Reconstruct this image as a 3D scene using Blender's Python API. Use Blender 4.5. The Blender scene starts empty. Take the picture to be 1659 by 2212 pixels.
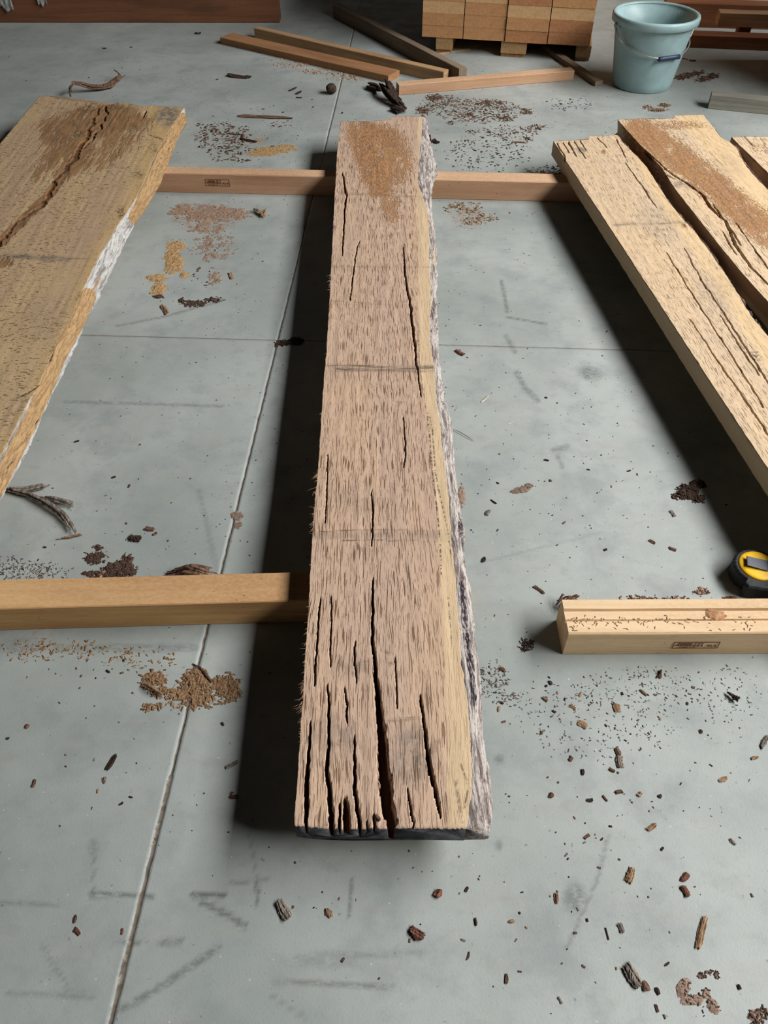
import bpy, bmesh, math, random
import numpy as np
from mathutils import Vector, Matrix, noise as mnoise

random.seed(7)
rng = np.random.default_rng(7)
SC = bpy.context.scene
COL = SC.collection

# ------------------------------------------------------------------ camera model
H = 1.25                       # height of the phone above the floor (m)
F = 1671.0                     # focal length in pixels of the 1659 x 2212 frame
CX, CY = 829.5, 1106.0
PITCH = math.radians(46.8)
SP, CP = math.sin(PITCH), math.cos(PITCH)

cam_d = bpy.data.cameras.new('camera')
cam = bpy.data.objects.new('camera', cam_d)
COL.objects.link(cam)
cam_d.sensor_fit = 'VERTICAL'
cam_d.sensor_height = 24.0
cam_d.lens = F / 2212.0 * 24.0
cam_d.clip_start = 0.02
cam.location = (0, 0, H)
cam.rotation_euler = (math.pi / 2 - PITCH, 0, 0)
SC.camera = cam


def ray(px, py):
    r = (px - CX) / F
    u = (CY - py) / F
    return np.array([r, CP + SP * u, -SP + CP * u])


def P(px, py, z=0.0):
    """point of the real scene at height z that the photo shows at this pixel"""
    d = ray(px, py)
    t = (z - H) / d[2]
    return Vector((d[0] * t, d[1] * t, z))


def proj(v):
    """world points (n,3) -> pixels"""
    x = v[..., 0]
    y = v[..., 1]
    z = v[..., 2] - H
    f = y * CP - z * SP
    u = y * SP + z * CP
    return CX + F * x / f, CY - F * u / f


def z_above(A, px, py):
    """height of the pixel on the vertical line over floor point A (matched by its depth)"""
    d = ray(px, py)
    t = A.y / d[1]
    return H + d[2] * t


def on_plane(px, py, A, B):
    """hit of the pixel's ray with the vertical plane through floor points A, B"""
    n = Vector((B.y - A.y, -(B.x - A.x), 0))
    d = Vector(ray(px, py))
    o = Vector((0, 0, H))
    t = (A - o).dot(n) / d.dot(n)
    return o + d * t


# ------------------------------------------------------------------ object helpers
def tag(o, label=None, cat=None, group=None, kind=None):
    if label: o['label'] = label
    if cat: o['category'] = cat
    if group: o['group'] = group
    if kind: o['kind'] = kind
    return o


def empty(name, loc=(0, 0, 0), rz=0.0):
    o = bpy.data.objects.new(name, None)
    o.empty_display_size = 0.05
    o.location = loc
    o.rotation_euler = (0, 0, rz)
    COL.objects.link(o)
    return o


def link(name, me, mats, parent=None):
    if not isinstance(mats, (list, tuple)): mats = [mats]
    me.name = name
    if not me.materials:
        for m in mats: me.materials.append(m)
    o = bpy.data.objects.new(name, me)
    COL.objects.link(o)
    if parent: o.parent = parent
    return o


def from_bm(name, bm, mats, parent=None, smooth=False):
    me = bpy.data.meshes.new(name)
    bmesh.ops.recalc_face_normals(bm, faces=bm.faces[:])
    bm.to_mesh(me)
    bm.free()
    if smooth:
        for p in me.polygons: p.use_smooth = True
    return link(name, me, mats, parent)


def mesh_np(name, verts, faces, smooth=False):
    """verts (n,3); faces: list of tuples or (m,4) array"""
    me = bpy.data.meshes.new(name)
    verts = np.asarray(verts, dtype=np.float32)
    me.vertices.add(len(verts))
    me.vertices.foreach_set('co', verts.ravel())
    quads = np.asarray(faces[0], dtype=np.int32)
    ngons = faces[1]
    nl = quads.size + sum(len(n) for n in ngons)
    me.loops.add(nl)
    me.polygons.add(len(quads) + len(ngons))
    idx = [quads.ravel()] + [np.array(n, dtype=np.int32) for n in ngons]
    me.loops.foreach_set('vertex_index', np.concatenate(idx).astype(np.int32))
    starts = list(np.arange(len(quads)) * 4)
    s = quads.size
    for n in ngons:
        starts.append(s)
        s += len(n)
    me.polygons.foreach_set('loop_start', np.array(starts, dtype=np.int32))
    me.update(calc_edges=True)
    me.validate()
    if smooth:
        me.polygons.foreach_set('use_smooth', np.ones(len(me.polygons), dtype=bool))
    return me


def ring_mesh(name, rows, closed=True, caps=True, smooth=False):
    """rows: array (nv, nr, 3) of rings swept into a tube"""
    nv, nr, _ = rows.shape
    idx = np.arange(nv * nr).reshape(nv, nr)
    if closed:
        nxt = np.roll(idx, -1, axis=1)
        a, b, c, d = idx[:-1], nxt[:-1], nxt[1:], idx[1:]
    else:
        a, b, c, d = idx[:-1, :-1], idx[:-1, 1:], idx[1:, 1:], idx[1:, :-1]
    q = np.stack([a, d, c, b], axis=-1).reshape(-1, 4)
    ng = []
    if caps and closed:
        ng = [list(idx[0]), list(idx[-1][::-1])]
    return mesh_np(name, rows.reshape(-1, 3), (q, ng), smooth)


def set_attr(me, name, vals):
    a = me.attributes.new(name, 'FLOAT', 'POINT')
    a.data.foreach_set('value', np.asarray(vals, dtype=np.float32).ravel())


def smooth_noise(x, seed, scale):
    """cheap 1-D value noise, vectorised"""
    r = np.random.default_rng(seed).uniform(-1, 1, 4096)
    t = np.asarray(x) * scale + 1000.0
    i = np.floor(t).astype(int)
    f = t - i
    f = f * f * (3 - 2 * f)
    return r[i % 4096] * (1 - f) + r[(i + 1) % 4096] * f


def vnoise2(x, y, seed):
    r = np.random.default_rng(seed).uniform(-1, 1, (256, 256))
    xi = np.floor(x).astype(int)
    yi = np.floor(y).astype(int)
    fx = x - xi
    fy = y - yi
    fx = fx * fx * (3 - 2 * fx)
    fy = fy * fy * (3 - 2 * fy)
    g = lambda i, j: r[i % 256, j % 256]
    return (g(xi, yi) * (1 - fx) + g(xi + 1, yi) * fx) * (1 - fy) + (g(xi, yi + 1) * (1 - fx) + g(xi + 1, yi + 1) * fx) * fy


# ------------------------------------------------------------------ materials
def lin(c):
    c = c / 255.0
    return c / 12.92 if c <= 0.04045 else ((c + 0.055) / 1.055) ** 2.4


def rgb(r, g, b, k=1.0):
    return (lin(r) * k, lin(g) * k, lin(b) * k, 1.0)


class NT:
    def __init__(self, name):
        self.m = bpy.data.materials.new(name)
        self.m.use_nodes = True
        self.t = self.m.node_tree
        self.t.nodes.clear()
        self.out = self.t.nodes.new('ShaderNodeOutputMaterial')
        self.b = self.t.nodes.new('ShaderNodeBsdfPrincipled')
        self.t.links.new(self.b.outputs[0], self.out.inputs[0])
        self._tc = None

    def n(self, typ, **kw):
        nd = self.t.nodes.new(typ)
        for k, v in kw.items(): setattr(nd, k, v)
        return nd

    def l(self, a, b):
        if isinstance(a, (int, float)):
            b.default_value = a
        elif isinstance(a, tuple):
            b.default_value = a
        else:
            self.t.links.new(a, b)

    def obj(self):
        if not self._tc: self._tc = self.n('ShaderNodeTexCoord')
        return self._tc.outputs['Object']

    def gen(self):
        if not self._tc: self._tc = self.n('ShaderNodeTexCoord')
        return self._tc.outputs['Generated']

    def map(self, src, scale=(1, 1, 1), rot=(0, 0, 0), loc=(0, 0, 0)):
        nd = self.n('ShaderNodeMapping')
        self.l(src, nd.inputs['Vector'])
        nd.inputs['Scale'].default_value = scale
        nd.inputs['Rotation'].default_value = rot
        nd.inputs['Location'].default_value = loc
        return nd.outputs[0]

    def noise(self, vec, scale=1.0, detail=2.0, rough=0.5, dist=0.0, col=False):
        nd = self.n('ShaderNodeTexNoise')
        self.l(vec, nd.inputs['Vector'])
        nd.inputs['Scale'].default_value = scale
        nd.inputs['Detail'].default_value = detail
        nd.inputs['Roughness'].default_value = rough
        nd.inputs['Distortion'].default_value = dist
        return nd.outputs['Color' if col else 'Fac']

    def voro(self, vec, scale, feature='F1'):
        nd = self.n('ShaderNodeTexVoronoi', feature=feature)
        self.l(vec, nd.inputs['Vector'])
        nd.inputs['Scale'].default_value = scale
        return nd.outputs['Distance']

    def math(self, op, a, b=0.0, clamp=False):
        nd = self.n('ShaderNodeMath', operation=op, use_clamp=clamp)
        self.l(a, nd.inputs[0])
        self.l(b, nd.inputs[1])
        return nd.outputs[0]

    def step(self, v, lo, hi, o0=0.0, o1=1.0):
        nd = self.n('ShaderNodeMapRange', interpolation_type='SMOOTHSTEP')
        self.l(v, nd.inputs['Value'])
        nd.inputs['From Min'].default_value = lo
        nd.inputs['From Max'].default_value = hi
        nd.inputs['To Min'].default_value = o0
        nd.inputs['To Max'].default_value = o1
        return nd.outputs[0]

    def mix(self, f, a, b, mode='MIX'):
        nd = self.n('ShaderNodeMix', data_type='RGBA', blend_type=mode)
        self.l(f, nd.inputs[0])
        self.l(a, nd.inputs[6])
        self.l(b, nd.inputs[7])
        return nd.outputs[2]

    def attr(self, name):
        nd = self.n('ShaderNodeAttribute', attribute_name=name)
        return nd.outputs['Fac']

    def add(self, a, b, k=1.0):
        nd = self.n('ShaderNodeVectorMath', operation='MULTIPLY_ADD')
        self.l(b, nd.inputs[0])
        nd.inputs[1].default_value = (k, k, k)
        self.l(a, nd.inputs[2])
        return nd.outputs[0]

    def bump(self, h, dist=0.001, strength=1.0, prev=None):
        nd = self.n('ShaderNodeBump')
        nd.inputs['Strength'].default_value = strength
        nd.inputs['Distance'].default_value = dist
        self.l(h, nd.inputs['Height'])
        if prev is not None: self.l(prev, nd.inputs['Normal'])
        return nd.outputs[0]

    def finish(self, col, rough=0.7, spec=0.3, normal=None, metal=0.0):
        self.l(col, self.b.inputs['Base Color'])
        self.l(rough, self.b.inputs['Roughness'])
        self.b.inputs['Specular IOR Level'].default_value = spec
        self.b.inputs['Metallic'].default_value = metal
        if normal is not None: self.l(normal, self.b.inputs['Normal'])
        return self.m


def plain(name, c, rough=0.6, spec=0.4, metal=0.0, var=0.12, scale=40, bump=0.0):
    m = NT(name)
    v = m.obj()
    n = m.noise(v, scale, 4, 0.6)
    dark = tuple(x * (1 - var * 2) for x in c[:3]) + (1,)
    lite = tuple(min(1, x * (1 + var * 2)) for x in c[:3]) + (1,)
    col = m.mix(m.step(n, 0.3, 0.7), dark, lite)
    nm = m.bump(n, bump, 1.0) if bump else None
    return m.finish(col, rough, spec, nm, metal)


def slab_wood(name, c1, c2, pore_shade, rotc, sapc, dash=(450, 16), dash2=(760, 44), dashthr=(0.58, 0.635), dashamt=0.9,
              streakamt=0.5, rotscale=(150, 62), rotgain=1.8):
    """rough sawn oak: grain runs along local Y; attributes rot / sap / grey / band / dirt lie on the mesh"""
    m = NT(name)
    v = m.obj()
    warp = m.noise(m.map(v, (7, 5, 5)), 1.0, 2, 0.5, col=True)
    vw = m.add(v, warp, 0.022)
    big = m.noise(m.map(v, (9, 1.6, 9)), 1.0, 3, 0.55)
    streak = m.noise(m.map(vw, (90, 3.0, 90)), 1.0, 3, 0.6)
    col = m.mix(m.step(big, 0.32, 0.68), c1, c2)
    dk = tuple(x * 0.80 for x in c1[:3]) + (1,)
    col = m.mix(m.math('MULTIPLY', m.step(streak, 0.45, 0.75), streakamt), col, dk)
    fine = m.noise(m.map(vw, (520, 45, 520)), 1.0, 3, 0.6)
    col = m.mix(m.math('MULTIPLY', m.step(fine, 0.5, 0.75), 0.30), col, dk)
    sap = m.attr('sap')
    sapn = m.math('MULTIPLY', sap, m.step(m.noise(m.map(v, (60, 9, 60)), 1.0, 3), 0.2, 0.5, 0.65, 1.0))
    col = m.mix(sapn, col, sapc)
    grey = m.attr('grey')
    gn = m.math('MULTIPLY', grey, m.step(m.noise(v, 45, 4, 0.65), 0.35, 0.62, 0.25, 1.0))
    col = m.mix(gn, col, rgb(128, 121, 116, .8))
    band = m.attr('band')
    bn = m.noise(m.map(v, (14, 160, 14)), 1.0, 4, 0.6)
    col = m.mix(m.math('MULTIPLY', band, m.step(bn, 0.40, 0.62)), col, rgb(98, 84, 66, .8))
    rot = m.attr('rot')
    rn = m.noise(m.map(vw, (rotscale[0], rotscale[1], 120)), 1.0, 4, 0.7)
    rbig = m.noise(m.map(vw, (rotscale[0] * .2, rotscale[1] * .22, 20)), 1.0, 3, 0.6)
    rot = m.math('MULTIPLY', rot, m.step(rbig, 0.22, 0.55, 0.45, 1.15))
    rmask = m.step(m.math('ADD', rot, m.math('MULTIPLY', m.math('SUBTRACT', rn, 0.5), rotgain)), 0.34, 0.70)
    rmask = m.math('MULTIPLY', rmask, m.step(rot, 0.02, 0.2))
    rdark = tuple(x * 0.38 for x in rotc[:3]) + (1,)
    rcol = m.mix(m.step(rn, 0.40, 0.60), rdark, rotc)
    col = m.mix(m.math('MULTIPLY', rmask, 0.8), col, rcol)
    # oak pores, and the shade in small drying cracks put into the colour
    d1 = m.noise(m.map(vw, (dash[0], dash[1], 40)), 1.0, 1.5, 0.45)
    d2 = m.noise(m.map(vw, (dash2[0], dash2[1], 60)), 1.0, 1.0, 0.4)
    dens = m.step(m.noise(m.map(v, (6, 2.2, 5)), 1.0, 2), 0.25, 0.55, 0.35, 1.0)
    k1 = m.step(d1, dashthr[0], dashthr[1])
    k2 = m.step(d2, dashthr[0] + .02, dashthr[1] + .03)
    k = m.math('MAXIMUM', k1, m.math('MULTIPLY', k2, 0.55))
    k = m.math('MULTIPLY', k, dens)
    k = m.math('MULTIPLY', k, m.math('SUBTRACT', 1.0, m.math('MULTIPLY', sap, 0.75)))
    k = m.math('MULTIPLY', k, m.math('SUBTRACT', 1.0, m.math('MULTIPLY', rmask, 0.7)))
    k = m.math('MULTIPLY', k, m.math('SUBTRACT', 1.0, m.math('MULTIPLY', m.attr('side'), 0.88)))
    col = m.mix(m.math('MULTIPLY', k, dashamt), col, pore_shade)
    ck = m.attr('crack')
    col = m.mix(m.math('MULTIPLY', ck, 0.85), col, rgb(96, 62, 38, .8))
    dirt = m.attr('dirt')
    dn = m.noise(v, 130, 4, 0.7)
    col = m.mix(m.math('MULTIPLY', dirt, m.step(dn, 0.42, 0.58)), col, rgb(52, 42, 36))
    fuzz = m.noise(m.map(vw, (800, 160, 800)), 1.0, 3, 0.7)
    h = m.math('ADD', m.math('MULTIPLY', k, -1.0), m.math('MULTIPLY', fuzz, 0.5))
    h = m.math('ADD', h, m.math('MULTIPLY', m.math('MULTIPLY', rn, rmask), 2.2))
    nm = m.bump(h, 0.0012, 0.9)
    return m.finish(col, 0.85, 0.18, nm)


def beam_wood(name, c1, c2, dark, rings=26.0, rough=0.75, dust=0.0):  # dust: paling of upward faces, sawdust and top light together
    """planed / sawn softwood: grain along local Y"""
    m = NT(name)
    v = m.obj()
    warp = m.noise(m.map(v, (10, 2.2, 10)), 1.0, 2, col=True)
    vw = m.add(v, warp, 0.03)
    g = m.noise(m.map(vw, (rings * 2.2, 1.6, rings * 2.2)), 1.0, 4, 0.6)
    big = m.noise(m.map(v, (6, 2, 6)), 1.0, 3)
    col = m.mix(m.step(g, 0.35, 0.68), c1, c2)
    col = m.mix(m.step(big, 0.48, 0.72, 0, 0.55), col, dark)
    fine = m.noise(m.map(vw, (420, 26, 420)), 1.0, 3, 0.6)
    col = m.mix(m.step(fine, 0.56, 0.72, 0, 0.45), col, dark)
    sp = m.noise(m.map(v, (90, 60, 90)), 1.0, 2, 0.6)
    col = m.mix(m.step(sp, 0.70, 0.76, 0, 0.8), col, tuple(x * .35 for x in dark[:3]) + (1,))
    if dust:
        sd = m.noise(m.map(v, (210, 120, 210)), 1.0, 4, 0.7)
        ge = m.n('ShaderNodeNewGeometry')
        sx = m.n('ShaderNodeSeparateXYZ')
        m.l(ge.outputs['Normal'], sx.inputs[0])
        up = m.step(sx.outputs['Z'], 0.5, 0.9)  # upward faces paled: sawdust, and brighter top light put into the colour
        dust_toplight = m.math('MULTIPLY', up, m.step(sd, 0.40, 0.62, dust * .55, min(1.0, dust * 2.0)))
        col = m.mix(dust_toplight, col, rgb(228, 200, 164))
    nm = m.bump(m.math('ADD', fine, m.math('MULTIPLY', g, .5)), 0.0010, 0.7)
    return m.finish(col, rough, 0.22, nm)


def bark_mat(name, pale, dark, tan, mixv=0.5, tanamt=0.3, sx=70, sy=9):
    """weathered bark: attribute 'tan' shows bare sapwood, 'black' fungus"""
    m = NT(name)
    v = m.obj()
    vw = m.add(v, m.noise(m.map(v, (12, 6, 12)), 1.0, 2, col=True), 0.03)
    a = m.noise(m.map(vw, (sx, sy, sx)), 1.0, 5, 0.68)
    b = m.noise(m.map(vw, (sx * 3.5, sy * 4, sx * 3.5)), 1.0, 4, 0.7)
    col = m.mix(m.step(a, mixv - .09, mixv + .09), dark, pale)
    col = m.mix(m.step(b, 0.50, 0.66, 0, 0.7), col, tuple(x * .55 for x in dark[:3]) + (1,))
    t = m.attr('tan')
    tm = m.step(m.math('ADD', t, m.math('MULTIPLY', m.math('SUBTRACT', a, .5), .9)), 0.45, 0.6)
    tcol = m.mix(m.step(b, 0.40, 0.62), tan, tuple(x * .62 for x in tan[:3]) + (1,))
    col = m.mix(tm, col, tcol)
    bl = m.attr('black')
    bm_ = m.step(m.math('ADD', bl, m.math('MULTIPLY', m.math('SUBTRACT', b, .5), 1.2)), 0.45, 0.65)
    col = m.mix(bm_, col, rgb(50, 44, 52))
    nm = m.bump(m.math('ADD', a, m.math('MULTIPLY', b, .6)), 0.004, 0.9)
    return m.finish(col, 0.9, 0.12, nm)


def floor_mat():
    m = NT('concrete')
    v = m.obj()
    cl = m.noise(v, 1.6, 5, 0.6)
    cm = m.noise(v, 7.0, 6, 0.65)
    hs = m.noise(m.map(v, (5, 26, 1)), 1.0, 5, 0.65)
    c_a = rgb(147, 154, 150)
    c_b = rgb(174, 179, 175)
    c_d = rgb(129, 136, 137)
    col = m.mix(m.step(cl, 0.32, 0.68), c_a, c_b)
    col = m.mix(m.step(cm, 0.46, 0.70, 0, 0.5), col, c_d)
    c3 = m.noise(m.map(v, (15, 22, 1), loc=(3, 1, 0)), 1.0, 6, 0.7)
    col = m.mix(m.step(c3, 0.50, 0.70, 0, 0.35), col, rgb(140, 144, 138))
    col = m.mix(m.step(hs, 0.52, 0.72, 0, 0.35), col, rgb(166, 162, 152))
    f = m.noise(v, 240, 4, 0.7)
    col = m.mix(m.step(f, 0.56, 0.74, 0, 0.28), col, rgb(112, 116, 114))
    pit = m.noise(v, 95, 2, 0.5)
    col = m.mix(m.step(pit, 0.70, 0.76, 0, 0.5), col, rgb(92, 92, 90))
    wsp = m.noise(m.map(v, (130, 110, 1), loc=(7, 3, 0)), 1.0, 2, 0.5)
    col = m.mix(m.step(wsp, 0.735, 0.77, 0, 0.6), col, rgb(214, 214, 206))
    scr = m.noise(m.map(v, (3.5, 120, 1), rot=(0, 0, .12)), 1.0, 4, 0.7)
    col = m.mix(m.step(scr, 0.68, 0.78, 0, 0.30), col, rgb(118, 120, 118))
    sc = m.attr('scuff_shade')
    br = m.noise(m.map(v, (60, 110, 1)), 1.0, 5, 0.75)
    sk = m.math('MULTIPLY', sc, m.step(br, 0.30, 0.58))
    col = m.mix(sk, col, rgb(86, 88, 86))
    du = m.attr('dust')
    db = m.noise(m.map(v, (38, 46, 1)), 1.0, 6, 0.75)
    dk = m.step(m.math('ADD', du, m.math('MULTIPLY', m.math('SUBTRACT', db, .5), 1.1)), 0.42, 0.85, 0, 0.8)
    dk = m.math('MULTIPLY', dk, m.step(du, 0.02, 0.2))
    col = m.mix(dk, col, rgb(146, 124, 106))
    jo = m.attr('joint')
    jn = m.step(m.noise(v, 60, 3), 0.35, 0.6)
    jcol = m.mix(jn, rgb(84, 72, 62), rgb(116, 103, 90))
    col = m.mix(jo, col, jcol)
    ch = m.attr('chip')
    cn = m.step(m.noise(v, 110, 4, .7), 0.45, 0.55)
    col = m.mix(m.math('MULTIPLY', ch, cn), col, rgb(196, 192, 180))
    rgh = m.step(cm, 0.3, 0.7, 0.42, 0.62)
    nm = m.bump(m.math('ADD', f, m.math('MULTIPLY', cm, 1.0)), 0.0006, 0.5)
    return m.finish(col, rgh, 0.28, nm)


def scrap_mat(name, a, b, sx=160, sy=30):
    m = NT(name)
    v = m.obj()
    n = m.noise(m.map(v, (sx, sy, sx)), 1.0, 5, 0.7)
    col = m.mix(m.step(n, 0.38, 0.64), a, b)
    oi = m.n('ShaderNodeObjectInfo')
    k = m.step(oi.outputs['Random'], 0, 1, 0.75, 1.15)
    sc = m.n('ShaderNodeVectorMath', operation='SCALE')
    m.l(col, sc.inputs[0])
    m.l(k, sc.inputs['Scale'])
    nm = m.bump(n, 0.002, 0.9)
    return m.finish(sc.outputs[0], 0.9, 0.15, nm)


M = {}
M['floor'] = floor_mat()
PORE_SHADE = rgb(104, 76, 56)
M['oak_centre'] = slab_wood('oak_heartwood', rgb(196, 168, 147), rgb(205, 174, 146), PORE_SHADE, rgb(180, 126, 74), rgb(213, 187, 151))
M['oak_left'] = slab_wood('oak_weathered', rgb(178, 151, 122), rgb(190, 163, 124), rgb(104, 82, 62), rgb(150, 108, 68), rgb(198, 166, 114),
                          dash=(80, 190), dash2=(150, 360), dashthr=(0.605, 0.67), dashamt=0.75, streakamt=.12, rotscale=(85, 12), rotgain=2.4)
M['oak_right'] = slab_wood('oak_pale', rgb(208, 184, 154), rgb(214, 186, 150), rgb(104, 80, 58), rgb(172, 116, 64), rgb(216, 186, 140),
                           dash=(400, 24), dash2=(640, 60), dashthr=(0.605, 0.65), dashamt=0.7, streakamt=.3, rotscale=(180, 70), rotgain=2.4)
M['sealed_end'] = plain('sealed_end_grain', rgb(66, 66, 70), 0.7, 0.25, var=.25, scale=60, bump=.001)
M['bark_centre'] = bark_mat('grey_bark', rgb(196, 188, 180), rgb(122, 108, 104), rgb(206, 174, 126), 0.48, sx=120, sy=13)
M['bark_left'] = bark_mat('lichen_bark', rgb(196, 194, 190), rgb(136, 128, 124), rgb(184, 150, 108), 0.43, sx=60, sy=5)
M['bark_right'] = bark_mat('brown_bark', rgb(150, 122, 100), rgb(72, 56, 52), rgb(196, 158, 112), 0.52)
M['bearer'] = beam_wood('bearer_wood', rgb(206, 164, 112), rgb(194, 148, 98), rgb(160, 116, 74), dust=.12)
M['bearer_pink'] = beam_wood('bearer_pink_wood', rgb(200, 160, 128), rgb(190, 148, 114), rgb(160, 116, 86), dust=.2)
M['bearer_pale'] = beam_wood('bearer_pale_wood', rgb(228, 199, 160), rgb(216, 184, 142), rgb(184, 146, 106), dust=.3)
M['lath_brown'] = beam_wood('brown_lath_wood', rgb(164, 122, 86), rgb(148, 106, 72), rgb(110, 76, 50))
M['lath_pale'] = beam_wood('pale_lath_wood', rgb(182, 150, 112), rgb(164, 130, 94), rgb(124, 96, 70))
M['lath_grey'] = beam_wood('grey_lath_wood', rgb(140, 124, 104), rgb(122, 106, 88), rgb(92, 80, 68))
M['silver_wood'] = beam_wood('silvered_wood', rgb(150, 146, 134), rgb(128, 124, 114), rgb(104, 100, 92), dust=0)
M['stack_board'] = beam_wood('stack_board_wood', rgb(198, 150, 104), rgb(186, 136, 92), rgb(158, 110, 72))
M['stack_pale'] = beam_wood('stack_pale_wood', rgb(212, 174, 128), rgb(200, 160, 114), rgb(172, 130, 92))
M['stack_red'] = beam_wood('stack_red_wood', rgb(186, 134, 92), rgb(172, 118, 80), rgb(140, 92, 62))
M['pallet'] = beam_wood('pallet_wood', rgb(172, 140, 98), rgb(156, 124, 84), rgb(120, 92, 62))
M['dark_timber'] = beam_wood('dark_brown_timber', rgb(146, 96, 64), rgb(128, 82, 54), rgb(92, 58, 42))
M['shade_timber'] = beam_wood('shaded_timber', rgb(116, 76, 52), rgb(100, 66, 45), rgb(72, 47, 35))  # darker copy of the dark timber, dim light at upper left put into colour
M['plastic'] = plain('green_bucket_plastic', rgb(148, 175, 176), 0.42, 0.45, var=.05, scale=14)
M['plastic_in'] = plain('dusty_bucket_inside', rgb(132, 154, 148), 0.7, 0.3, var=.2, scale=18)
M['wire'] = plain('galvanised_wire', rgb(190, 186, 178), 0.35, 0.5, metal=0.8, var=.05)
M['grip'] = plain('navy_grip_plastic', rgb(38, 52, 76), 0.45, 0.4, var=.1)
M['rubber'] = plain('black_rubber', rgb(34, 36, 38), 0.6, 0.35, var=.2, scale=90, bump=.0005)
M['yellow'] = plain('yellow_plastic', rgb(244, 190, 30), 0.42, 0.4, var=.05)
M['clip'] = plain('black_clip_metal', rgb(40, 44, 54), 0.35, 0.5, metal=.4, var=.1)
M['stamp'] = plain('dark_brown_stamp_ink', rgb(92, 56, 40), 0.8, 0.1, var=.2, scale=500)
M['film'] = plain('grey_plastic_film', rgb(150, 150, 146), 0.35, 0.5, var=.15)
M['chip_dark'] = scrap_mat('dark_bark_scrap', rgb(42, 34, 30), rgb(82, 66, 56))
M['chip_brown'] = scrap_mat('brown_bark_scrap', rgb(78, 58, 48), rgb(132, 104, 86))
M['chip_red'] = scrap_mat('reddish_bark_scrap', rgb(86, 56, 46), rgb(142, 100, 82))
M['chip_tan'] = scrap_mat('tan_wood_scrap', rgb(126, 98, 74), rgb(186, 154, 122))
M['chip_pale'] = scrap_mat('pale_wood_scrap', rgb(196, 182, 160), rgb(232, 222, 202))
M['chip_grey'] = scrap_mat('grey_bark_scrap', rgb(96, 88, 80), rgb(166, 154, 142))
M['sawdust'] = scrap_mat('ochre_sawdust', rgb(156, 124, 84), rgb(192, 160, 116), 400, 400)
M['clay'] = scrap_mat('brown_dust', rgb(128, 106, 92), rgb(158, 136, 120), 300, 300)
M['mulch'] = scrap_mat('dark_bark_dust', rgb(58, 44, 38), rgb(102, 80, 68), 300, 300)
M['chip_grit'] = scrap_mat('grit_scrap', rgb(64, 56, 52), rgb(116, 104, 94))
M['straw'] = scrap_mat('wood_chip_straw', rgb(122, 92, 66), rgb(182, 148, 112), 300, 100)

# ------------------------------------------------------------------ masks painted in the photo's pixels onto real surfaces
def seg_dist(px, py, pts):
    d = np.full(px.shape, 1e9)
    for (x0, y0), (x1, y1) in zip(pts[:-1], pts[1:]):
        dx, dy = x1 - x0, y1 - y0
        L = dx * dx + dy * dy + 1e-9
        t = np.clip(((px - x0) * dx + (py - y0) * dy) / L, 0, 1)
        d = np.minimum(d, np.hypot(px - x0 - t * dx, py - y0 - t * dy))
    return d


def sstep(x, a, b):
    t = np.clip((x - a) / (b - a), 0, 1)
    return t * t * (3 - 2 * t)


def mask(px, py, shapes):
    v = np.zeros(px.shape)
    for s in shapes:
        k = s[0]
        if k == 'ell':          # cx cy rx ry rot weight
            _, cx, cy, rx, ry, rot, w = s
            c, sn = math.cos(math.radians(rot)), math.sin(math.radians(rot))
            X = ((px - cx) * c + (py - cy) * sn) / rx
            Y = (-(px - cx) * sn + (py - cy) * c) / ry
            v = np.maximum(v, w * (1 - sstep(np.hypot(X, Y), 0.35, 1.15)))
        elif k == 'line':       # pts halfwidth weight
            _, pts, hw, w = s
            v = np.maximum(v, w * (1 - sstep(seg_dist(px, py, pts), hw * .4, hw * 1.3)))
        elif k == 'right':      # boundary polyline (y ascending): everything right of it
            _, pts, soft, w = s
            ys = [p[1] for p in pts]
            xs = [p[0] for p in pts]
            xc = np.interp(py, ys, xs)
            wob = smooth_noise(py, 5, .05) * 2
            v = np.maximum(v, w * sstep(px - xc - wob, -soft, soft))
    return v


# ------------------------------------------------------------------ floor
JA = P(220, 2212)
JX = P(600, 735)
JB = P(728, 190)
jdir = (JB - JA).normalized()
jrot = math.atan2(jdir.x, jdir.y)


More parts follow.
